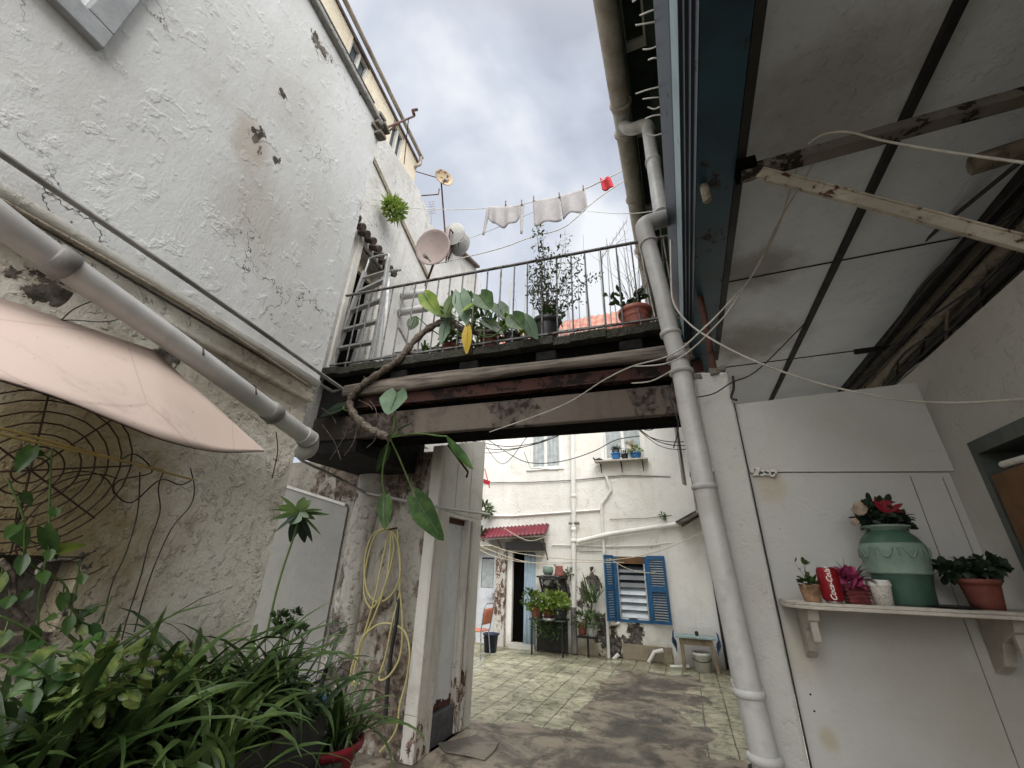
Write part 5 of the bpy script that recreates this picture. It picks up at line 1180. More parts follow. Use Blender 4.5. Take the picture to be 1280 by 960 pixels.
PY = 2.17
pw = thing('partition_wall', 'white board partition wall behind the shelf', 'wall', (.7, PY, 0))
w = MB(); w.hexa([(.322, PY, 0), (1.03, PY, 0), (1.03, PY+.04, 0), (.322, PY+.04, 0), (.322, PY, 1.985), (1.03, PY, 1.950), (1.03, PY+.04, 1.950), (.322, PY+.04, 1.985)]); w.build('board', M['panel'], pw, bevel=.003)
w = MB(); w.hexa([(.322, PY-.006, 1.987), (1.045, PY-.006, 1.952), (1.045, PY+.03, 1.952), (.322, PY+.03, 1.987), (.318, PY-.006, 2.325), (1.04, PY-.006, 2.345), (1.04, PY+.03, 2.345), (.318, PY+.03, 2.325)]); w.build('upper_board', M['panel'], pw, bevel=.003)
MB().bb((.90, PY-.004, 0), (.9018, PY-.001, 1.94)).bb((1.0, PY-.004, 1.40), (1.0015, PY-.001, 1.93)).build('board_joint', M['cream'], pw)
MB().bar((.3185, PY-.012, .0), (.3185, PY-.012, 2.33), .0045, .012).build('edge_gap', M['dark'], pw)
for px, py in ((1013, 868), (1018, 889), (975, 661), (1118, 700), (1135, 520)):
    q = at(px, py, 'y', PY-.0005); MB().lathe([(0, .0), (.0035 if px < 1020 and py > 800 else .0018, .0), (0, .001)], q, 8, V((0, -1, 0)), False).build('screw_hole', M['black'], pw)
k = MB(); random.seed(6)
for i in range(9): p = V((.33+.011*i+random.uniform(0, .01), PY-.008, 1.985+random.uniform(-.014, .012))); k.hexa([p+V((a*random.uniform(.006, .02), b*.006, c*random.uniform(.006, .016))) for c in (-1, 1) for (a, b) in ((-1, -1), (1, -1), (1, 1), (-1, 1))])
k.build('filler', M['whitepaint'], pw, bevel=.003)
sw = thing('house', 'grey white side wall on the far right with a recessed window', 'house', (1.2, 1, 0))
hw = (.60, 2.075, 1.15, 2.04)
w = MB(); holed(w, V((1.08, 0, 0)), V((0, 1, 0)), V((-1, 0, 0)), -1.6, PY+.3, 0, 2.43, [hw], .28); w.build('wall', M['sidewall'], sw)
w = MB(); w.bb((1.362, -1.6, 2.35), (1.72, 5.2, 2.42)); w.build('ledge_top', M['cream'], sw)
f = MB(); a, b, c, d = hw
for (p, q, r_, s_) in ((a, a+.035, c, d), (b-.035, b, c, d), (a+.035, b-.035, d-.05, d), (a+.035, b-.035, c, c+.05)): f.bb((1.07, p, r_), (1.35, q, s_))
wn = f.build('window', M['greengrey'], sw); MB().bb((1.33, a, c), (1.345, b, d)).build('pane', M['greengrey'], wn)
p = at(1232, 605, 'x', 1.11); p2 = at(1280, 590, 'x', 1.11)
MB().hexa([(1.045, 1.0, 1.25), (1.045, 2.0, 1.25), (1.062, 2.0, 1.25), (1.062, 1.0, 1.25), (1.045, 1.0, 1.93), (1.045, 1.975, 1.895), (1.062, 1.975, 1.895), (1.062, 1.0, 1.93)]).build('brown_board', M['brownboard'], label='rough brown board leaning over the grey green window frame', cat='board')
MB().tube([at(1254, 581, 'x', 1.055), at(1300, 568, 'x', 1.055)], .012, 10).build('rolled_paper', M['paperw'], label='white paper roll tucked above the brown board', cat='paper roll')

# ================================================================== shelf and what stands on it
SZ = 1.468
sf = thing('wall_shelf', 'chipped white wall shelf with bracket carrying pots and vase', 'shelf', (.7, 2.05, SZ-.02))
k = MB(); y0 = 1.905
pts_ = [(.33, PY-.01), (.322, 2.02), (.345, 1.945), (.39, y0+.004), (.45, y0), (1.078, y0+.01), (1.078, PY-.01)]
k.prism([V((x, y, SZ-.022)) for x, y in pts_], (0, 0, .011)); k.build('board', M['shelfw'], sf, bevel=.002)
k = MB(); k.prism([V((x+(.004 if x < .5 else 0), y+.004, SZ-.0105)) for x, y in pts_], (0, 0, .0105)); k.build('top_board', M['shelfw'], sf, bevel=.002)
for x in (.40, .95):
    k = MB(); k.bb((x-.012, 1.99, SZ-.13), (x+.012, 2.01, SZ-.024)); k.prism([V((x-.017, y, z)) for y, z in ((PY-.008, SZ-.024), (1.96, SZ-.024), (1.975, SZ-.06), (2.06, SZ-.10), (2.10, SZ-.17), (PY-.008, SZ-.20))], (.034, 0, 0)); k.build('bracket', M['shelfw'], sf, bevel=.002)
# vase
vc = V((.712, 2.03, SZ)); vs_ = thing('vase', 'big two-tone green ceramic vase with festoon relief on the shelf', 'vase', vc); S = .99
prof = [(0, 0), (.072, 0), (.076, .008), (.080, .06), (.088, .10)]
MB().lathe([(r*S, z*S) for r, z in prof], vc, 40, UP, False).build('base', M['vase_d'], vs_)
MB().lathe([(r*S, z*S) for r, z in [(.087, .10), (.094, .102), (.0945, .108), (.090, .112), (.097, .145), (.1, .175), (.0985, .196), (.093, .205)]], vc, 40, UP, False).build('band', M['vase_l'], vs_)
MB().lathe([(r*S, z*S) for r, z in [(.0932, .205), (.082, .225), (.066, .243), (.060, .250)]], vc, 40, UP, False).build('shoulder', M['vase_d'], vs_)
MB().lathe([(r*S, z*S) for r, z in [(.060, .25), (.063, .256), (.075, .262), (.076, .268), (.066, .27), (.056, .262), (.05, .2), (0, .2)]], vc, 40, UP, False).build('rim', M['vase_l'], vs_)
k = MB()
for i in range(9):
    a0_ = i*2*math.pi/9; w_ = 2*math.pi/9
    k.tube([vc+V((math.cos(a0_+w_*(t/8-.5)*.62)*.1005*S*(1 if True else 1), math.sin(a0_+w_*(t/8-.5)*.62)*.1005*S, (.190-.034*math.sin(math.pi*t/8))*S)) for t in range(9)], .0028, 6)
    k.tube([vc+V((math.cos(a0_+w_*.5)*.101*S, math.sin(a0_+w_*.5)*.101*S, z*S)) for z in (.188, .172, .158)], [.004, .003, .001], 6)
k.build('festoon_relief', M['vase_l'], vs_)
random.seed(41)
k = MB(); bush(k, vc+V((0, 0, .30)), .058, 260, .032, .6); bush(k, vc+V((-.045, -.02, .285)), .03, 60, .03, .6); bush(k, vc+V((.05, 0, .28)), .03, 60, .03, .6); k.build('vase_foliage', M['leafk'], label='dark green artificial foliage filling the mouth of the green vase', cat='foliage')
def roseh(c, s, lab):
    k = MB(); c = V(c)
    for i in range(26):
        q = i/26; a = i*2.4; r_ = s*(.15+.85*q); z = s*(.9-1.1*q); d = V((math.cos(a), math.sin(a), 0))
        b_ = c+d*r_*.35+UP*(z-s*.7); t_ = c+d*r_*(1.0)+UP*(z+s*.35); leaf(k, b_, t_, -d+UP*.2, s*1.15, 'oval', .25, 4)
    k.build('artificial_rose', M['rose'], label=lab, cat='flower')
roseh(at(1075, 637, 'y', 1.96), .025, 'large cream artificial rose at the left of the green vase'); roseh(at(1069, 653, 'y', 1.95), .014, 'small cream artificial rosebud beside the vase rim')
k = MB(); rp = at(1104, 638, 'y', 1.98)
leaf(k, rp+V((.01, 0, -.01)), at(1095, 622, 'y', 1.98), (.3, -1, .1), .045, 'oval', .1, 6); leaf(k, rp+V((.01, 0, -.01)), at(1128, 626, 'y', 1.98), (0, -1, .6), .018, 'lance', .3, 6); leaf(k, rp+V((.01, 0, 0)), at(1131, 637, 'y', 1.98), (0, -1, .6), .014, 'lance', .3, 6); leaf(k, rp, at(1112, 625, 'y', 1.99), (0, -1, .3), .03, 'oval', .1, 6)
k.build('red_ribbon_flower', M['redgloss'], label='bright red poinsettia-like bow on top of the vase foliage', cat='bow')
# small woven pot with sprig
def wov(c, r0_, r1_, h, mt, lab):
    t = thing('plant_pot', lab, 'pot', c); k = MB(); prof = [(0, 0)]
    for i in range(13): q = i/12; prof.append((r0_+(r1_-r0_)*q+(.0012 if i % 2 else -.0008), h*q))
    prof += [(r1_*.9, h), (r1_*.85, h*.9), (0, h*.9)]; k.lathe(prof, c, 24, UP, False); k.build('pot', M[mt], t); return t
c = at(1016, 751, 'y', 1.96); c.z = SZ; wov(c, .026, .034, .058, 'wicker', 'small straw-coloured woven pot at the left end of the shelf')
k = MB(); bush(k, c+UP*.062, .026, 60, .02, .7)
tw_ = twigs(k, c+UP*.055, .09, 3, .35, .0013)
for p in tw_[1::2]: leaf(k, p, p+rnd()*.014+V((.008, 0, .005)), rnd(), .014, 'oval', .1, 3)
p = c+V((-.0, 0, .135)); leaf(k, p-UP*.01, p+UP*.016, (.5, -1, 0), .02, 'oval', 0, 4)
k.build('small_plant', M['leafd'], label='tiny round-leaved plant in the straw-coloured woven pot', cat='plant')
c = at(1072, 752, 'y', 1.975); c.z = SZ; t = thing('plant_pot', 'dark red woven square basket between soda can and paper cup', 'pot', c)
k = MB(); k.hexa([c+V((x*.030, y*.03, 0)) for x, y in ((-1, -1), (1, -1), (1, 1), (-1, 1))]+[c+V((x*.036, y*.036, .062)) for x, y in ((-1, -1), (1, -1), (1, 1), (-1, 1))]); k.build('pot', M['wickerr'], t, bevel=.004)
k = MB()
for i in range(5): z = .008+i*.012; s_ = .031+.006*z/.062; k.tube([c+V((x*s_, y*s_, z)) for x, y in ((-1, -1), (1, -1), (1, 1), (-1, 1), (-1, -1))], .0028, 6)
k.build('woven_bands', M['wickerr'], t)
k = MB(); bush(k, c+V((-.012, -.01, .075)), .026, 60, .035, 1.0, 'oval'); k.build('foil_flower', M['magenta'], label='crumpled pink flower stuck in the dark red basket', cat='flower')
k = MB(); twigs(k, c+V((-.01, 0, .07)), .10, 6, .7, .0016)
for i in range(16): blade(k, c+V((.015, 0, .07)), random.uniform(-1.2, 1.2), random.uniform(.05, .1), .008, random.uniform(.3, 1.2), 1.6, 5)
k.build('spiky_plant', M['leafo'], label='thin spiky olive plant in the dark red basket', cat='plant')
# soda can with script lettering
c = at(1044, 756, 'y', 1.945); c.z = SZ; cn_ = thing('soda_can', 'red soda can with white lettering on the shelf', 'can', c)
MB().lathe([(.024, .006), (.0315, .012), (.033, .02), (.033, .100), (.031, .108), (.027, .1145)], c, 32, UP, False).build('body', M['red'], cn_)
MB().lathe([(0, .003), (.023, .002), (.025, 0), (.0245, .006)], c, 32, UP, False).lathe([(.027, .1145), (.0285, .117), (.0265, .118), (.0255, .112), (0, .111)], c, 32, UP, False).build('lid', M['tin'], cn_)
def wrap_text(txt, c, r, z, size, mat, parent, ang, name='lettering', vertical=True, shear=.3):
    cu = bpy.data.curves.new(name, 'FONT'); cu.body = txt; cu.size = size; cu.shear = shear; cu.offset = .0006; cu.align_x = 'CENTER'; cu.align_y = 'CENTER'
    ob = bpy.data.objects.new(name, cu); C.objects.link(ob); bpy.context.view_layer.update()
    me = bpy.data.meshes.new_from_object(ob); C.objects.unlink(ob); bpy.data.objects.remove(ob)
    k = MB(); vs = []
    for v in me.vertices:
        x, y = v.co.x, v.co.y
        if vertical: x, y = -y, x
        a = ang+x/r; vs.append(V(c)+V((math.cos(a)*r, math.sin(a)*r, z+y)))
    k.add(vs, [tuple(p.vertices) for p in me.polygons]); return k.build(name, M[mat], parent)
wrap_text('Coca-Cola', c, .0336, .060, .0235, 'paperw', cn_, math.atan2(-c.y, -c.x)+.1)
# paper cup
c = at(1106, 757, 'y', 1.955); c.z = SZ; cp_ = thing('paper_cup', 'white lidded paper cup with grey pattern on the shelf', 'cup', c)
n = NT('patterned_paper'); vv = n.voro(190); n.done(n.mix(n.ramp(vv, .25, .35), (.22, .20, .17), (.62, .60, .55)), .7); M['pattern'] = n.m
MB().lathe([(0, 0), (.026, 0), (.033, .062)], c, 28, UP, False).build('cup', M['pattern'], cp_)
MB().lathe([(.035, .060), (.036, .066), (.034, .068), (.034, .076), (.030, .08), (0, .079)], c, 28, UP, False).build('lid', M['paperw'], cp_)
# terracotta pot right, dish
c = V((.915, 2.02, SZ)); pot('flower_pot', 'terracotta pot with dark leafy plant at the right end of the shelf', 'terra', c, .040, .053, .092)
k = MB(); random.seed(51)
for q in ((-.055, 0, .118), (-.02, 0, .122), (.022, 0, .118), (.055, 0, .135), (-.075, .01, .116)): bush(k, c+V(q), .026, 60, .025, .75)
twigs(k, c+UP*.09, .05, 6, .9, .003)
k.build('potted_plant', M['leafk'], label='dark glossy leafy plant spreading over the right-hand terracotta pot', cat='plant')
MB().lathe([(0, .001), (.05, .001), (.075, .005), (.078, .007), (.05, .004), (0, .003)], (.80, 1.985, SZ+.0005), 26).build('saucer', M['blackrub'], label='flat dark saucer on the shelf between vase and terracotta pot', cat='saucer')

# ================================================================== plants in the near left corner
random.seed(61)
def trough(a, b, w_, h, z, lab, mat='greytub'):
    a = V(a); b = V(b); u = (b-a).normalized(); n = V((-u.y, u.x, 0)); l = (b-a).length; t = thing('planter', lab, 'planter', (a+b)/2)
    k = MB(); o = a-n*w_/2
    k.obb(o, u, UP, n, l, h, .02).obb(o+n*(w_-.02), u, UP, n, l, h, .02).obb(o+n*.02, u, UP, n, .02, h, w_-.04).obb(o+n*.02+u*(l-.02), u, UP, n, .02, h, w_-.04).obb(o+n*.02+u*.02, u, UP, n, l-.04, .02, w_-.04)
    k.build('box', M[mat], t, bevel=.004); MB().obb(o+n*.02+u*.02+UP*(h-.05), u, UP, n, l-.04, .02, w_-.04).build('soil', M['soil'], t); return t
lg = thing('planter_ledge', 'low concrete ledge under the planters along the left house wall', 'ledge', L(-2.5, 0, .35))
MB().obb(L(-4.2, 0, .0), LD, UP, LN, 3.3, .68, .62).build('ledge', M['moss'], lg, bevel=.02)
trough(L(-3.4, .68, .42), L(-2.15, .68, .42), .26, .2, 0, 'long planter nearest the camera in the dark left corner', 'dark')
trough(L(-2.1, .68, .42), L(-1.0, .68, .42), .26, .2, 0, 'long planter further along the left wall', 'blackpot')
sp = []
cl_ = [(L(-2.22, .90, .42), .55, 'strap-leaved plant spilling over the middle of the planters'), (L(-1.95, .92, .45), .52, 'strap-leaved plant arching highest in front of the cracked wall'), (L(-1.66, .92, .40), .50, 'strap-leaved plant third along the wall, in front of the last dark wire'),
       (L(-1.38, .93, .38), .48, 'strap-leaved plant beside the little jade bush'), (L(-2.5, .86, .5), .5, 'strap-leaved plant low at the bottom of the dark left corner'), (L(-1.8, .82, .60), .46, 'strap-leaved plant hanging lowest over the front of the far planter'), (L(-1.2, .90, .42), .4, 'strap-leaved plant at the far end of the planters')]
for i, (c, l, lab) in enumerate(cl_):
    k = clump(c, 85, l*1.12, .029, .07); k.build('strap_leaf_plant', M['leafs'] if i % 2 else M['leafd'], label=lab, cat='plant', group='strap-leaved plants in the left planters')
# succulent rosettes at the very left
for (t_, z_, o_, lab, nn) in ((-2.66, .98, .50, 'grey green rosette succulents nearest the left edge of the photo', 9), (-2.45, .98, .66, 'grey green rosette succulents in front of the first planter', 8)):
    k = MB()
    for q in range(nn):
        c = L(t_+random.gauss(0, .09), z_+random.gauss(0, .03), o_+random.gauss(0, .06))
        for i in range(16):
            a = i*2.4; r_ = .025+.05*i/16; d = V((math.cos(a), math.sin(a), .9-.06*i)).normalized(); leaf(k, c, c+d*r_*1.3, UP, .032, 'oval', -.1, 4)
    k.build('succulent_rosettes', M['leafo'], label=lab, cat='succulent')
# pothos vines climbing on wires
vm = thing('pothos', 'variegated pothos vine climbing the wires at the far left edge', 'vine', L(-2.4, .9, .3))
random.seed(71)
def vine(pts, o, n, r=.005, size=.09, every=4, mt='leafb', par=vm):
    c = cpt([atL(px, py, o) for px, py in pts], 6); MB().tube(c, r, 6).build('vine_stem', M['trunk'] if r > .004 else M['stem'], par); k = MB(); k2 = MB()
    for i in range(2, len(c), every):
        p = c[i]; d = V((random.uniform(-.3, 1), random.uniform(-.8, .8), random.uniform(-1.0, .5))).normalized(); b = p+d*.03
        kk = k if random.random() < .8 else k2; kk.tube([p, b], .002, 4, False); leaf(kk, b, b+(d+V((.2, 0, -.5))).normalized()*size*random.uniform(.6, 1.2), V((1, -.6, .6)), size*.75, 'heart', .15, 6)
    if k.v: k.build('leaves', M[mt], par)
    if k2.v: k2.build('lime_leaves', M['leafv'], par)
vine([(0, 700), (15, 720), (20, 760), (55, 800), (70, 840)], .22, 8, .009, .05, 7)
vine([(65, 560), (62, 620), (60, 680), (50, 740), (48, 800), (55, 860)], .2, 8, .003, .045, 5)
vine([(10, 600), (30, 650), (35, 700), (80, 730), (95, 770), (120, 780), (140, 745)], .22, 8, .003, .05, 4)
vine([(100, 700), (95, 740), (88, 760), (110, 765), (75, 790)], .2, 8, .003, .045, 4)
vine([(0, 770), (40, 790), (80, 820), (110, 800), (130, 830)], .35, 8, .003, .055, 2)
vine([(0, 830), (40, 850), (80, 840), (110, 870), (150, 850)], .45, 8, .003, .055, 2)
k = MB(); leaf(k, atL(63, 690, .2), atL(110, 676, .2), V((.6, -.5, .7)), .06, 'heart', .15, 10); k.build('leaves', M['leafy'], vm)
k = MB()
for (a_, b_) in (((65, 492), (40, 475)), ((40, 560), (20, 590)), ((20, 660), (34, 685)), ((55, 660), (72, 700))): leaf(k, atL(*a_, .2), atL(*b_, .22), V((1, -.5, .3)), .05, 'heart', .1, 8)
k.build('leaves', M['leafb'], vm)
random.seed(81)
k = MB(); bush(k, atL(60, 925, .42), .14, 180, .045, .6); bush(k, atL(180, 930, .4), .2, 260, .05, .5); bush(k, atL(300, 890, .35), .16, 220, .05, .4, 'lance'); k.build('undergrowth', M['leafd'], label='dark tangle of foliage filling the planters at lower left', cat='foliage', kind='stuff')
k = MB(); bush(k, atL(130, 850, .55), .085, 150, .045, .6); k.build('pothos_runner', M['leafv'], label='larger yellow green leafy patch among the strap-leaved plants', cat='plant')
k = MB(); bush(k, atL(228, 830, .45), .05, 90, .035, .6); k.build('pothos_runner', M['leafv'], label='smaller yellow green leafy patch, farther along the planters', cat='plant')
# jade bush and tall stem
k = MB(); jc = atL(362, 782, .35); tt = twigs(k, jc-UP*.3, .32, 9, .3, .006)
js = thing('jade_bush', 'little dense jade bush with tiny dark leaves at the end of the planters', 'shrub', jc-UP*.3); k.build('stems', M['stem'], js)
k = MB()
for q in range(9):
    c = jc+rnd()*.085
    for i in range(22): d = (rnd()+UP*.4).normalized(); leaf(k, c+d*.008, c+d*.042, rnd(), .013, 'oval', .1, 3)
k.build('foliage', M['leafd'], js)
tp = thing('tall_plant', 'single tall stem with a crown of drooping leaves in front of the grey board', 'plant', at(345, 770, 'x', -2.05))
MB().tube(cpt([at(332, 800, 'x', -2.05), at(348, 730, 'x', -2.05), at(368, 668, 'x', -2.03), at(372, 650, 'x', -2.03)]), [.006]*19, 6).build('stem', M['stem'], tp)
hb_ = at(374, 640, 'x', -2.02); k = MB(); k2 = MB(); k3 = MB()
for (px, py, w_, kk) in ((362, 655, .05, k3), (350, 632, .03, k), (345, 645, .02, k), (362, 678, .035, k2), (382, 680, .035, k2), (396, 648, .02, k), (412, 643, .015, k), (388, 625, .03, k), (380, 622, .035, k), (344, 664, .012, k2), (402, 668, .010, k), (386, 646, .02, k), (340, 636, .01, k), (406, 634, .012, k), (352, 620, .014, k), (392, 678, .018, k2)):
    leaf(kk, hb_, at(px, py, 'x', -2.02+random.uniform(-.04, .06)), V((.7, -.7, .3)), w_*1.6, 'lance', random.uniform(0, .2), 7)
k.build('leaves', M['leafs'], tp); k2.build('leaves', M['leafk'], tp); k3.build('leaves', M['leafp'], tp)
# red pot with strap plant lower centre-left
c = at(402, 938, 'x', -1.86); c = V((c.x, c.y, .52)); pot('flower_pot', 'red bowl pot with strap-leaved plant by the hose', 'redgloss', c, .13, .19, .2)
random.seed(91)
k = clump(c+V((.03, .06, .19)), 85, .42, .022, .06, (.4, 1.5), (1.0, 2.4)); k.build('strap_leaf_plant', M['leafs'], label='glossy strap-leaved plant in the red bowl by the hose', cat='plant')
k = MB(); blade(k, c+V((-.02, -.05, .12)), 4.2, .5, .05, .6, .9, 8); blade(k, c+V((.0, -.05, .12)), 3.8, .42, .045, .9, .5, 8); k.build('broad_blade_leaf', M['leafp'], label='two broad pale blades leaning towards the camera at the red bowl', cat='plant')
MB().obb(c+V((-.3, -.3, -.52)), (1, 0, 0), UP, (0, 1, 0), .6, .50, .6).build('plant_stand', M['concrete'], label='rough block that carries the red bowl pot', cat='block', bevel=.02)
c2 = at(378, 905, 'x', -1.95); pot('flower_pot', 'faded orange broken pot between jade bush and red bowl', 'terra', (c2.x, c2.y, c2.z-.1), .06, .08, .13)
MB().lathe([(.03, 0), (.032, .08), (.024, .10), (.0, .1)], at(396, 897, 'x', -1.93), 14).build('jar', M['bluep'], label='small blue and white jar beside the faded orange pot', cat='jar')

# ================================================================== clotheslines and washing
la, lb_ = at(458, 258, 'y', 3.9), at(775, 213, 'y', 4.55)
lpts = [at(x, y, 'y', 4.3) for x, y in ((476, 258), (560, 262), (632, 259), (655, 255), (667, 252), (700, 246), (730, 236), (748, 228), (775, 215))]
la = atL(465, 257, B0-.08)
MB().tube(cpt([la]+lpts[1:]+[at(792, 205, 'y', 4.35)]), .006, 6).build('clothesline', M['wire'], label='clothesline carrying the washing from the white wall to the right gutter', cat='clothesline')
MB().tube(cpt([at(530, 318, 'y', 4.7), at(600, 293, 'y', 4.6), at(660, 268, 'y', 4.5), at(735, 235, 'y', 4.4), at(805, 200, 'y', 4.3)]), .005, 6).build('clothesline', M['wire'], label='second thinner line rising just below the washing', cat='clothesline')
MB().tube(cpt([at(545, 330, 'y', 4.0), at(620, 312, 'y', 4.0), at(665, 296, 'y', 4.0), at(705, 284, 'y', 4.0), at(745, 250, 'y', 4.0), at(800, 212, 'y', 4.0)]), .007, 6).build('cable', M['wire'], label='grey cable sagging from the white gable up to the right gutter', cat='cable')
MB().tube(cpt([at(735, 264, 'y', 4.2), at(770, 267, 'y', 3.8), at(800, 266, 'y', 3.2), at(826, 262, 'y', 2.3)]), .004, 6).build('cable', M['wire'], label='short pale cable from mid-air to the upper pipe elbow', cat='cable')
def clothpiece(p, nu, nv, fn, mat, lab, name='towel'):
    return MB().grid(fn, nu, nv).build(name, M[mat], label=lab, cat=name.replace('_', ' '), solid=.006)
pl0, pl1 = at(608, 258, 'y', 4.3), at(654, 255, 'y', 4.3)
def shirt(u, v):
    x = pl0.lerp(pl1, u); h = .26+.10*math.sin(u*math.pi)-.0+(.32*max(0, 1-u/.12))*1+(.34*max(0, (u-.93)/.07)); h2 = h*(1-.45*0)
    return x-UP*h*v+V((0, .02*math.sin(u*14)*v, 0))
pins = []
tl = [pl0, pl1]
# undershirt: two straps hanging
def cam_(u, v):
    top = pl0.lerp(pl1, .08+.84*u)-UP*(.02*math.sin(u*math.pi)); low = .27+.17*math.sin(u*math.pi)
    return top-UP*low*v+V((0, .03*math.sin(u*16)*v, 0))
k = MB(); k.grid(cam_, 24, 8)
def strap(x_, l, lean):
    k.grid(lambda u, v: pl0.lerp(pl1, x_)+V(((u-.5)*.07*(1-.6*v)+lean*v, .02*u, -l*v)), 2, 8)
strap(.07, .58, -.07); strap(.965, .60, .0)
k.build('undershirt', M['cloth'], label='grey white undershirt with two hanging ends, left on the clothesline', cat='laundry', solid=.008)
p0_, p1_, p2_ = at(666, 251, 'y', 4.3), at(700, 245, 'y', 4.3), at(731, 236, 'y', 4.3)
MB().grid(lambda u, v: p0_.lerp(p1_, u)+V((.02*v, .03*math.sin(u*9+v)*v, -(.50+.02*math.sin(u*7))*v)), 16, 10).build('towel', M['cloth'], label='grey white towel in the middle of the clothesline', cat='laundry', solid=.006)
MB().grid(lambda u, v: p1_.lerp(p2_, u)+V((.03*v, .04*math.sin(u*8+1+v)*v-.01, -(.46-.05*u)*v)), 16, 10).build('towel', M['cloth'], label='grey white cloth pinned right beside the middle towel', cat='laundry', solid=.006)
p3_ = at(750, 222, 'y', 4.3); p4_ = at(768, 236, 'y', 4.3)
MB().grid(lambda u, v: p3_.lerp(at(763, 223, 'y', 4.3), u).lerp(at(753, 237, 'y', 4.3).lerp(p4_, u), v)+V((0, .03*math.sin(u*6), 0)), 8, 8).build('red_cloth', M['clothr'], label='small red cloth at the right end of the clothesline', cat='laundry', solid=.01)
for (px, py, lab) in ((632, 254, 'dark peg on the left undershirt'), (667, 248, 'peg at the left corner of the middle towel'), (699, 244, 'peg where the two grey cloths meet'), (729, 235, 'peg at the right corner of the right cloth'), (652, 253, 'peg at the right end of the undershirt')):
    p = at(px, py, 'y', 4.29); MB().bar(p-UP*.05, p+UP*.05, .014, .02, V((0, 1, 0))).bar(p-UP*.05+V((.012, 0, 0)), p+UP*.05+V((-.004, 0, 0)), .008, .018, V((0, 1, 0))).build('clothes_peg', M['wood'], label=lab, cat='clothes peg')

# ================================================================== white cables across the picture
def cab(pts, r, mat, lab, o='cable'):
    MB().tube(cpt([at(px, py, 'y', y) for px, py, y in pts], 8), r, 8).build(o, M[mat], label=lab, cat='cable')
cab([(838, 300, 2.02), (839, 345, 1.98), (842, 378, 1.94), (862, 405, 1.92), (900, 430, 1.9), (950, 454, 1.9), (1020, 478, 1.9), (1090, 494, 1.88), (1150, 502, 1.86), (1215, 503, 1.8), (1300, 497, 1.7)], .0045, 'wire', 'thick white cable looping from the blue fascia across the panel wall to the right edge')
cab([(612, 540, 3.0), (700, 508, 2.8), (755, 475, 2.5), (790, 458, 2.3), (840, 443, 1.98), (880, 410, 1.9), (905, 385, 1.9), (940, 345, 1.9), (972, 285, 1.85), (990, 230, 1.65), (1003, 190, 1.42)], .004, 'wire', 'upper white cable of the pair running from the bridge beam up to the canopy')
cab([(790, 458, 2.32), (830, 455, 2.0), (860, 440, 1.96), (890, 412, 1.92), (915, 383, 1.9), (945, 335, 1.9), (975, 275, 1.85), (1005, 225, 1.62), (1030, 182, 1.42)], .0038, 'wire', 'lower white cable of the pair joining the bridge beam to the canopy')
cab([(790, 479, 2.3), (815, 476, 2.15), (845, 460, 2.02)], .0035, 'wire', 'short pale cable tucked behind the downpipe under the pair')
cab([(1010, 180, 1.3), (1030, 168, 1.3), (1060, 165, 1.3), (1100, 175, 1.25), (1160, 186, 1.2), (1220, 195, 1.15), (1300, 206, 1.1)], .0038, 'wire', 'cream cable hanging below the canopy arm toward the upper right edge')
cab([(916, 470, 2.12), (917, 485, 2.12), (914, 497, 2.12), (921, 500, 2.1)], .006, 'wired', 'black cable loop between pillar and canopy end')
cab([(950, 160, 2.0), (985, 208, 2.0), (965, 265, 2.0), (955, 300, 2.1)], .002, 'wired', 'thin dark wire hanging under the canopy boards')
cab([(868, 497, 2.1), (892, 492, 2.1), (915, 478, 2.1), (950, 460, 2.4), (1010, 400, 3.0)], .0035, 'wired', 'thin dark wire over the top of the white pillar')
cab([(1010, 396, 3.2), (1040, 390, 3.2), (1070, 365, 3.2), (1100, 357, 3.1), (1120, 353, 3.1)], .006, 'cream', 'dusty old wire stapled across the ceiling boards')
# wires in the opening
for i, (pts, lab) in enumerate((([(570, 548), (600, 553), (640, 558), (690, 548), (720, 530)], 'dark wire sagging just under the bridge, highest of the bundle'), ([(560, 540), (590, 556), (630, 562), (680, 552), (712, 535)], 'dark wire sagging under the bridge in front of the left upper window'),
        ([(590, 535), (630, 563), (660, 578), (700, 577), (740, 565), (770, 550), (800, 545)], 'thin wire sagging lowest across both upper windows'), ([(786, 526), (800, 535), (815, 537), (832, 523)], 'thick dark wire loop under the bridge at right'),
        ([(790, 528), (810, 545), (835, 552), (860, 552)], 'dark wire from the bridge to the hanging shutters, upper'), ([(792, 530), (815, 548), (838, 556), (862, 557)], 'dark wire from the bridge to the hanging shutters, lower'))):
    MB().tube(cpt([at(px, py, 'y', 7.0) for px, py in pts]), .008, 6).build('cable', M['wired'], label=lab, cat='cable')
for i, (pts, lab) in enumerate((([(575, 552), (605, 566), (650, 560), (690, 546), (708, 534)], 'thin dark wire crossing just below the highest sagging wire under the bridge'), ([(600, 545), (628, 580), (660, 545), (672, 538)], 'short dark wire hanging in a vee under the bridge at left'), ([(790, 530), (822, 556), (850, 562), (868, 558)], 'dark wire sagging lowest toward the hanging shutters'), ([(842, 470), (838, 500), (848, 530), (842, 560)], 'dark wire dropping behind the white downpipe'))):
    MB().tube(cpt([at(px, py, 'y', 6.8 if i != 3 else 2.6) for px, py in pts]), .006 if i != 3 else .004, 6).build('cable', M['wired'], label=lab, cat='cable')
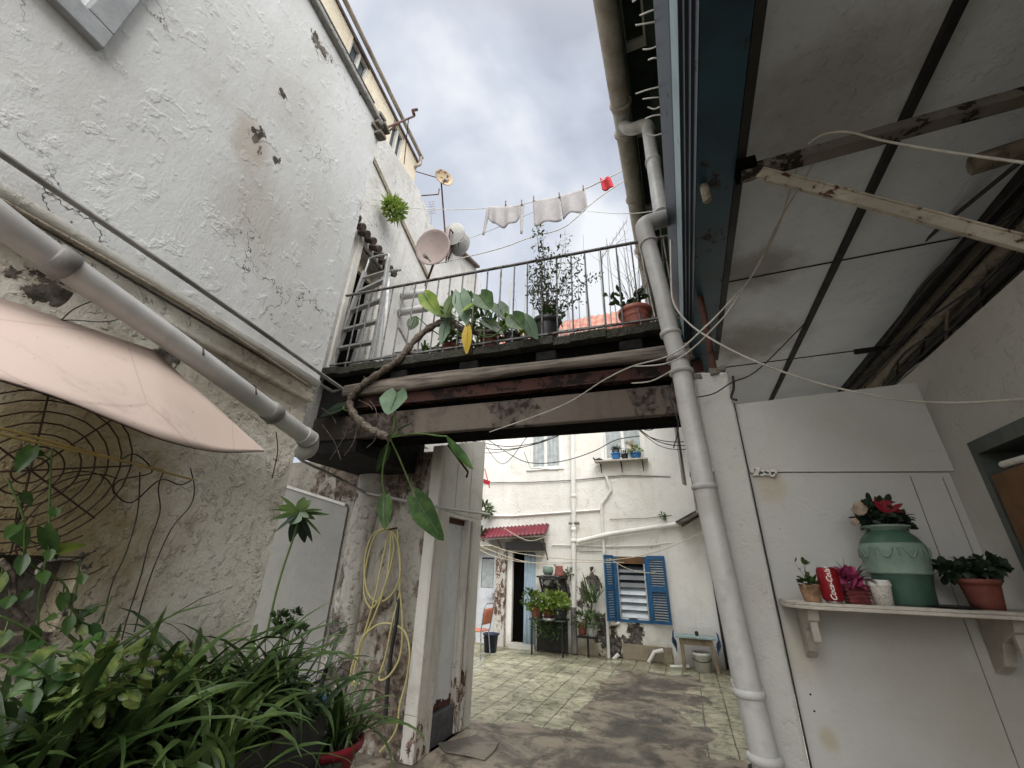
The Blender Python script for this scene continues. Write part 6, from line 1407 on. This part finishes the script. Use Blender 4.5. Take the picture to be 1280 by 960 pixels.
for (pts, lab) in (([(600, 676), (640, 690), (700, 698), (760, 700), (820, 690), (880, 665), (900, 655)], 'cream line across the courtyard above the blue window, top one'), ([(600, 682), (640, 698), (680, 705), (715, 704)], 'cream line sagging in front of the far doorway, middle one'), ([(597, 686), (620, 696), (660, 703), (720, 703), (780, 703)], 'cream line sagging in front of the far doorway, lowest one'), ([(630, 660), (650, 672), (665, 676), (684, 670)], 'short cream line over the red awning'), ([(762, 698), (785, 711), (810, 716), (822, 714)], 'cream line drooping across the blue window')):
    MB().tube(cpt([at(px, py, 'y', 8.2) for px, py in pts]), .007, 6).build('courtyard_line', M['wirec'], label=lab, cat='line')
MB().tube([at(655, 565, 'y', 9.4), at(663, 585, 'y', 9.4), at(698, 588, 'y', 9.4)], .01, 5).build('cable', M['pvcd'], label='curled grey cable end below the left upper window', cat='cable')

# ================================================================== red-roofed house beyond
rh = thing('house', 'distant house with orange tiled roof seen over the footbridge', 'house', (-3, 13, 0))
RY = 11.8
def T_(px, py): return at(px, py, 'y', RY)
ra, rb_, rc, rd = T_(560, 432), T_(806, 398), T_(806, 380), T_(560, 410)
MB().bb((-8.5, RY+.25, 0), (-.2, RY+3, rb_.z-.02)).build('wall', M['beige'], rh)
def rt(u, v):
    x = -8.6+8.45*u; z0_ = rb_.z-.08; return V((x, RY+.75*v, z0_+1.02*v+.035*math.sin(u*8.45/.24*math.pi*2)))
MB().grid(rt, 280, 6).build('roof', M['rooftile'], rh, solid=.03)
MB().bb((-8.6, RY+.0, rb_.z-.16), (-.2, RY+.06, rb_.z-.09)).build('fascia', M['terra'], rh)

# ================================================================== sky and light
W = bpy.data.worlds.new('World'); bpy.context.scene.world = W; W.use_nodes = True
nt = W.node_tree; N = nt.nodes; K = nt.links; N.clear()
out = N.new('ShaderNodeOutputWorld'); b1 = N.new('ShaderNodeBackground'); b2 = N.new('ShaderNodeBackground'); mx = N.new('ShaderNodeMixShader')
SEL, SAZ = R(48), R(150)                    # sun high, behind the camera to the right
sky = N.new('ShaderNodeTexSky'); sky.sky_type = 'NISHITA'; sky.sun_disc = False; sky.sun_elevation = SEL; sky.sun_rotation = SAZ
K.new(sky.outputs[0], b1.inputs[0]); b1.inputs[1].default_value = .10
tc = N.new('ShaderNodeTexCoord'); mp = N.new('ShaderNodeMapping'); mp.inputs[3].default_value = (1, 1, 1.3); K.new(tc.outputs['Generated'], mp.inputs[0])
def wn_(s, d, r, dist): n = N.new('ShaderNodeTexNoise'); K.new(mp.outputs[0], n.inputs['Vector']); n.inputs['Scale'].default_value = s; n.inputs['Detail'].default_value = d; n.inputs['Roughness'].default_value = r; n.inputs['Distortion'].default_value = dist; return n.outputs[0]
cr = N.new('ShaderNodeValToRGB'); e = cr.color_ramp.elements
e[0].position = .37; e[0].color = (.44, .475, .57, 1); e[1].position = .62; e[1].color = (.90, .93, .97, 1)
m_ = e.new if hasattr(e, 'new') else None
q = e.new(.5); q.color = (.63, .675, .77, 1)
K.new(wn_(1.7, 5, .5, .5), cr.inputs[0])
# dome brightened round the sun, out of view, as added fill for the courtyard
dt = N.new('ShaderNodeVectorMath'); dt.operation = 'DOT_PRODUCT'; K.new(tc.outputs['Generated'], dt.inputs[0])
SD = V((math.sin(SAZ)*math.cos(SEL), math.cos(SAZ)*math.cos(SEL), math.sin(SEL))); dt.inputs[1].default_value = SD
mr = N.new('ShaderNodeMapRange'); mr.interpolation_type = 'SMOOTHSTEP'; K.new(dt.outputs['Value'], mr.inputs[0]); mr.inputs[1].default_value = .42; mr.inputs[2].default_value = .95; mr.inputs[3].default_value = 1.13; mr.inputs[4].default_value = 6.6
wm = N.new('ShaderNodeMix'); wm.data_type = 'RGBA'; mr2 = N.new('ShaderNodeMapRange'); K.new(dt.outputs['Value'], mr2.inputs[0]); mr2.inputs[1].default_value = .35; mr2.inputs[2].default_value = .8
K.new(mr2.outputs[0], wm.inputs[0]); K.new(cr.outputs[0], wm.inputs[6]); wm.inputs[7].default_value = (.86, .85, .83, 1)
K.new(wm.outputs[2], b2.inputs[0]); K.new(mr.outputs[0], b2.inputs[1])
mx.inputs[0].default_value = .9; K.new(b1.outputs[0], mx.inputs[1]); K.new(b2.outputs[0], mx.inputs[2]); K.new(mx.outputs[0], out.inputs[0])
sl = bpy.data.lights.new('sun', 'SUN'); sl.energy = 1.4; sl.angle = R(30); sl.color = (1, .98, .95)
so_ = bpy.data.objects.new('sun', sl); C.objects.link(so_); so_.rotation_euler = SD.to_track_quat('Z', 'Y').to_euler()

sc0 = bpy.context.scene
sc0.view_settings.view_transform = 'Standard'; sc0.view_settings.look = 'None'; sc0.view_settings.exposure = 0; sc0.view_settings.gamma = 1
sc0.render.engine = 'CYCLES'; sc0.cycles.use_denoising = True; sc0.cycles.max_bounces = 8; sc0.cycles.diffuse_bounces = 5; sc0.cycles.caustics_reflective = False; sc0.cycles.caustics_refractive = False
for o in bpy.data.objects:
    if '_o' in o: del o['_o']
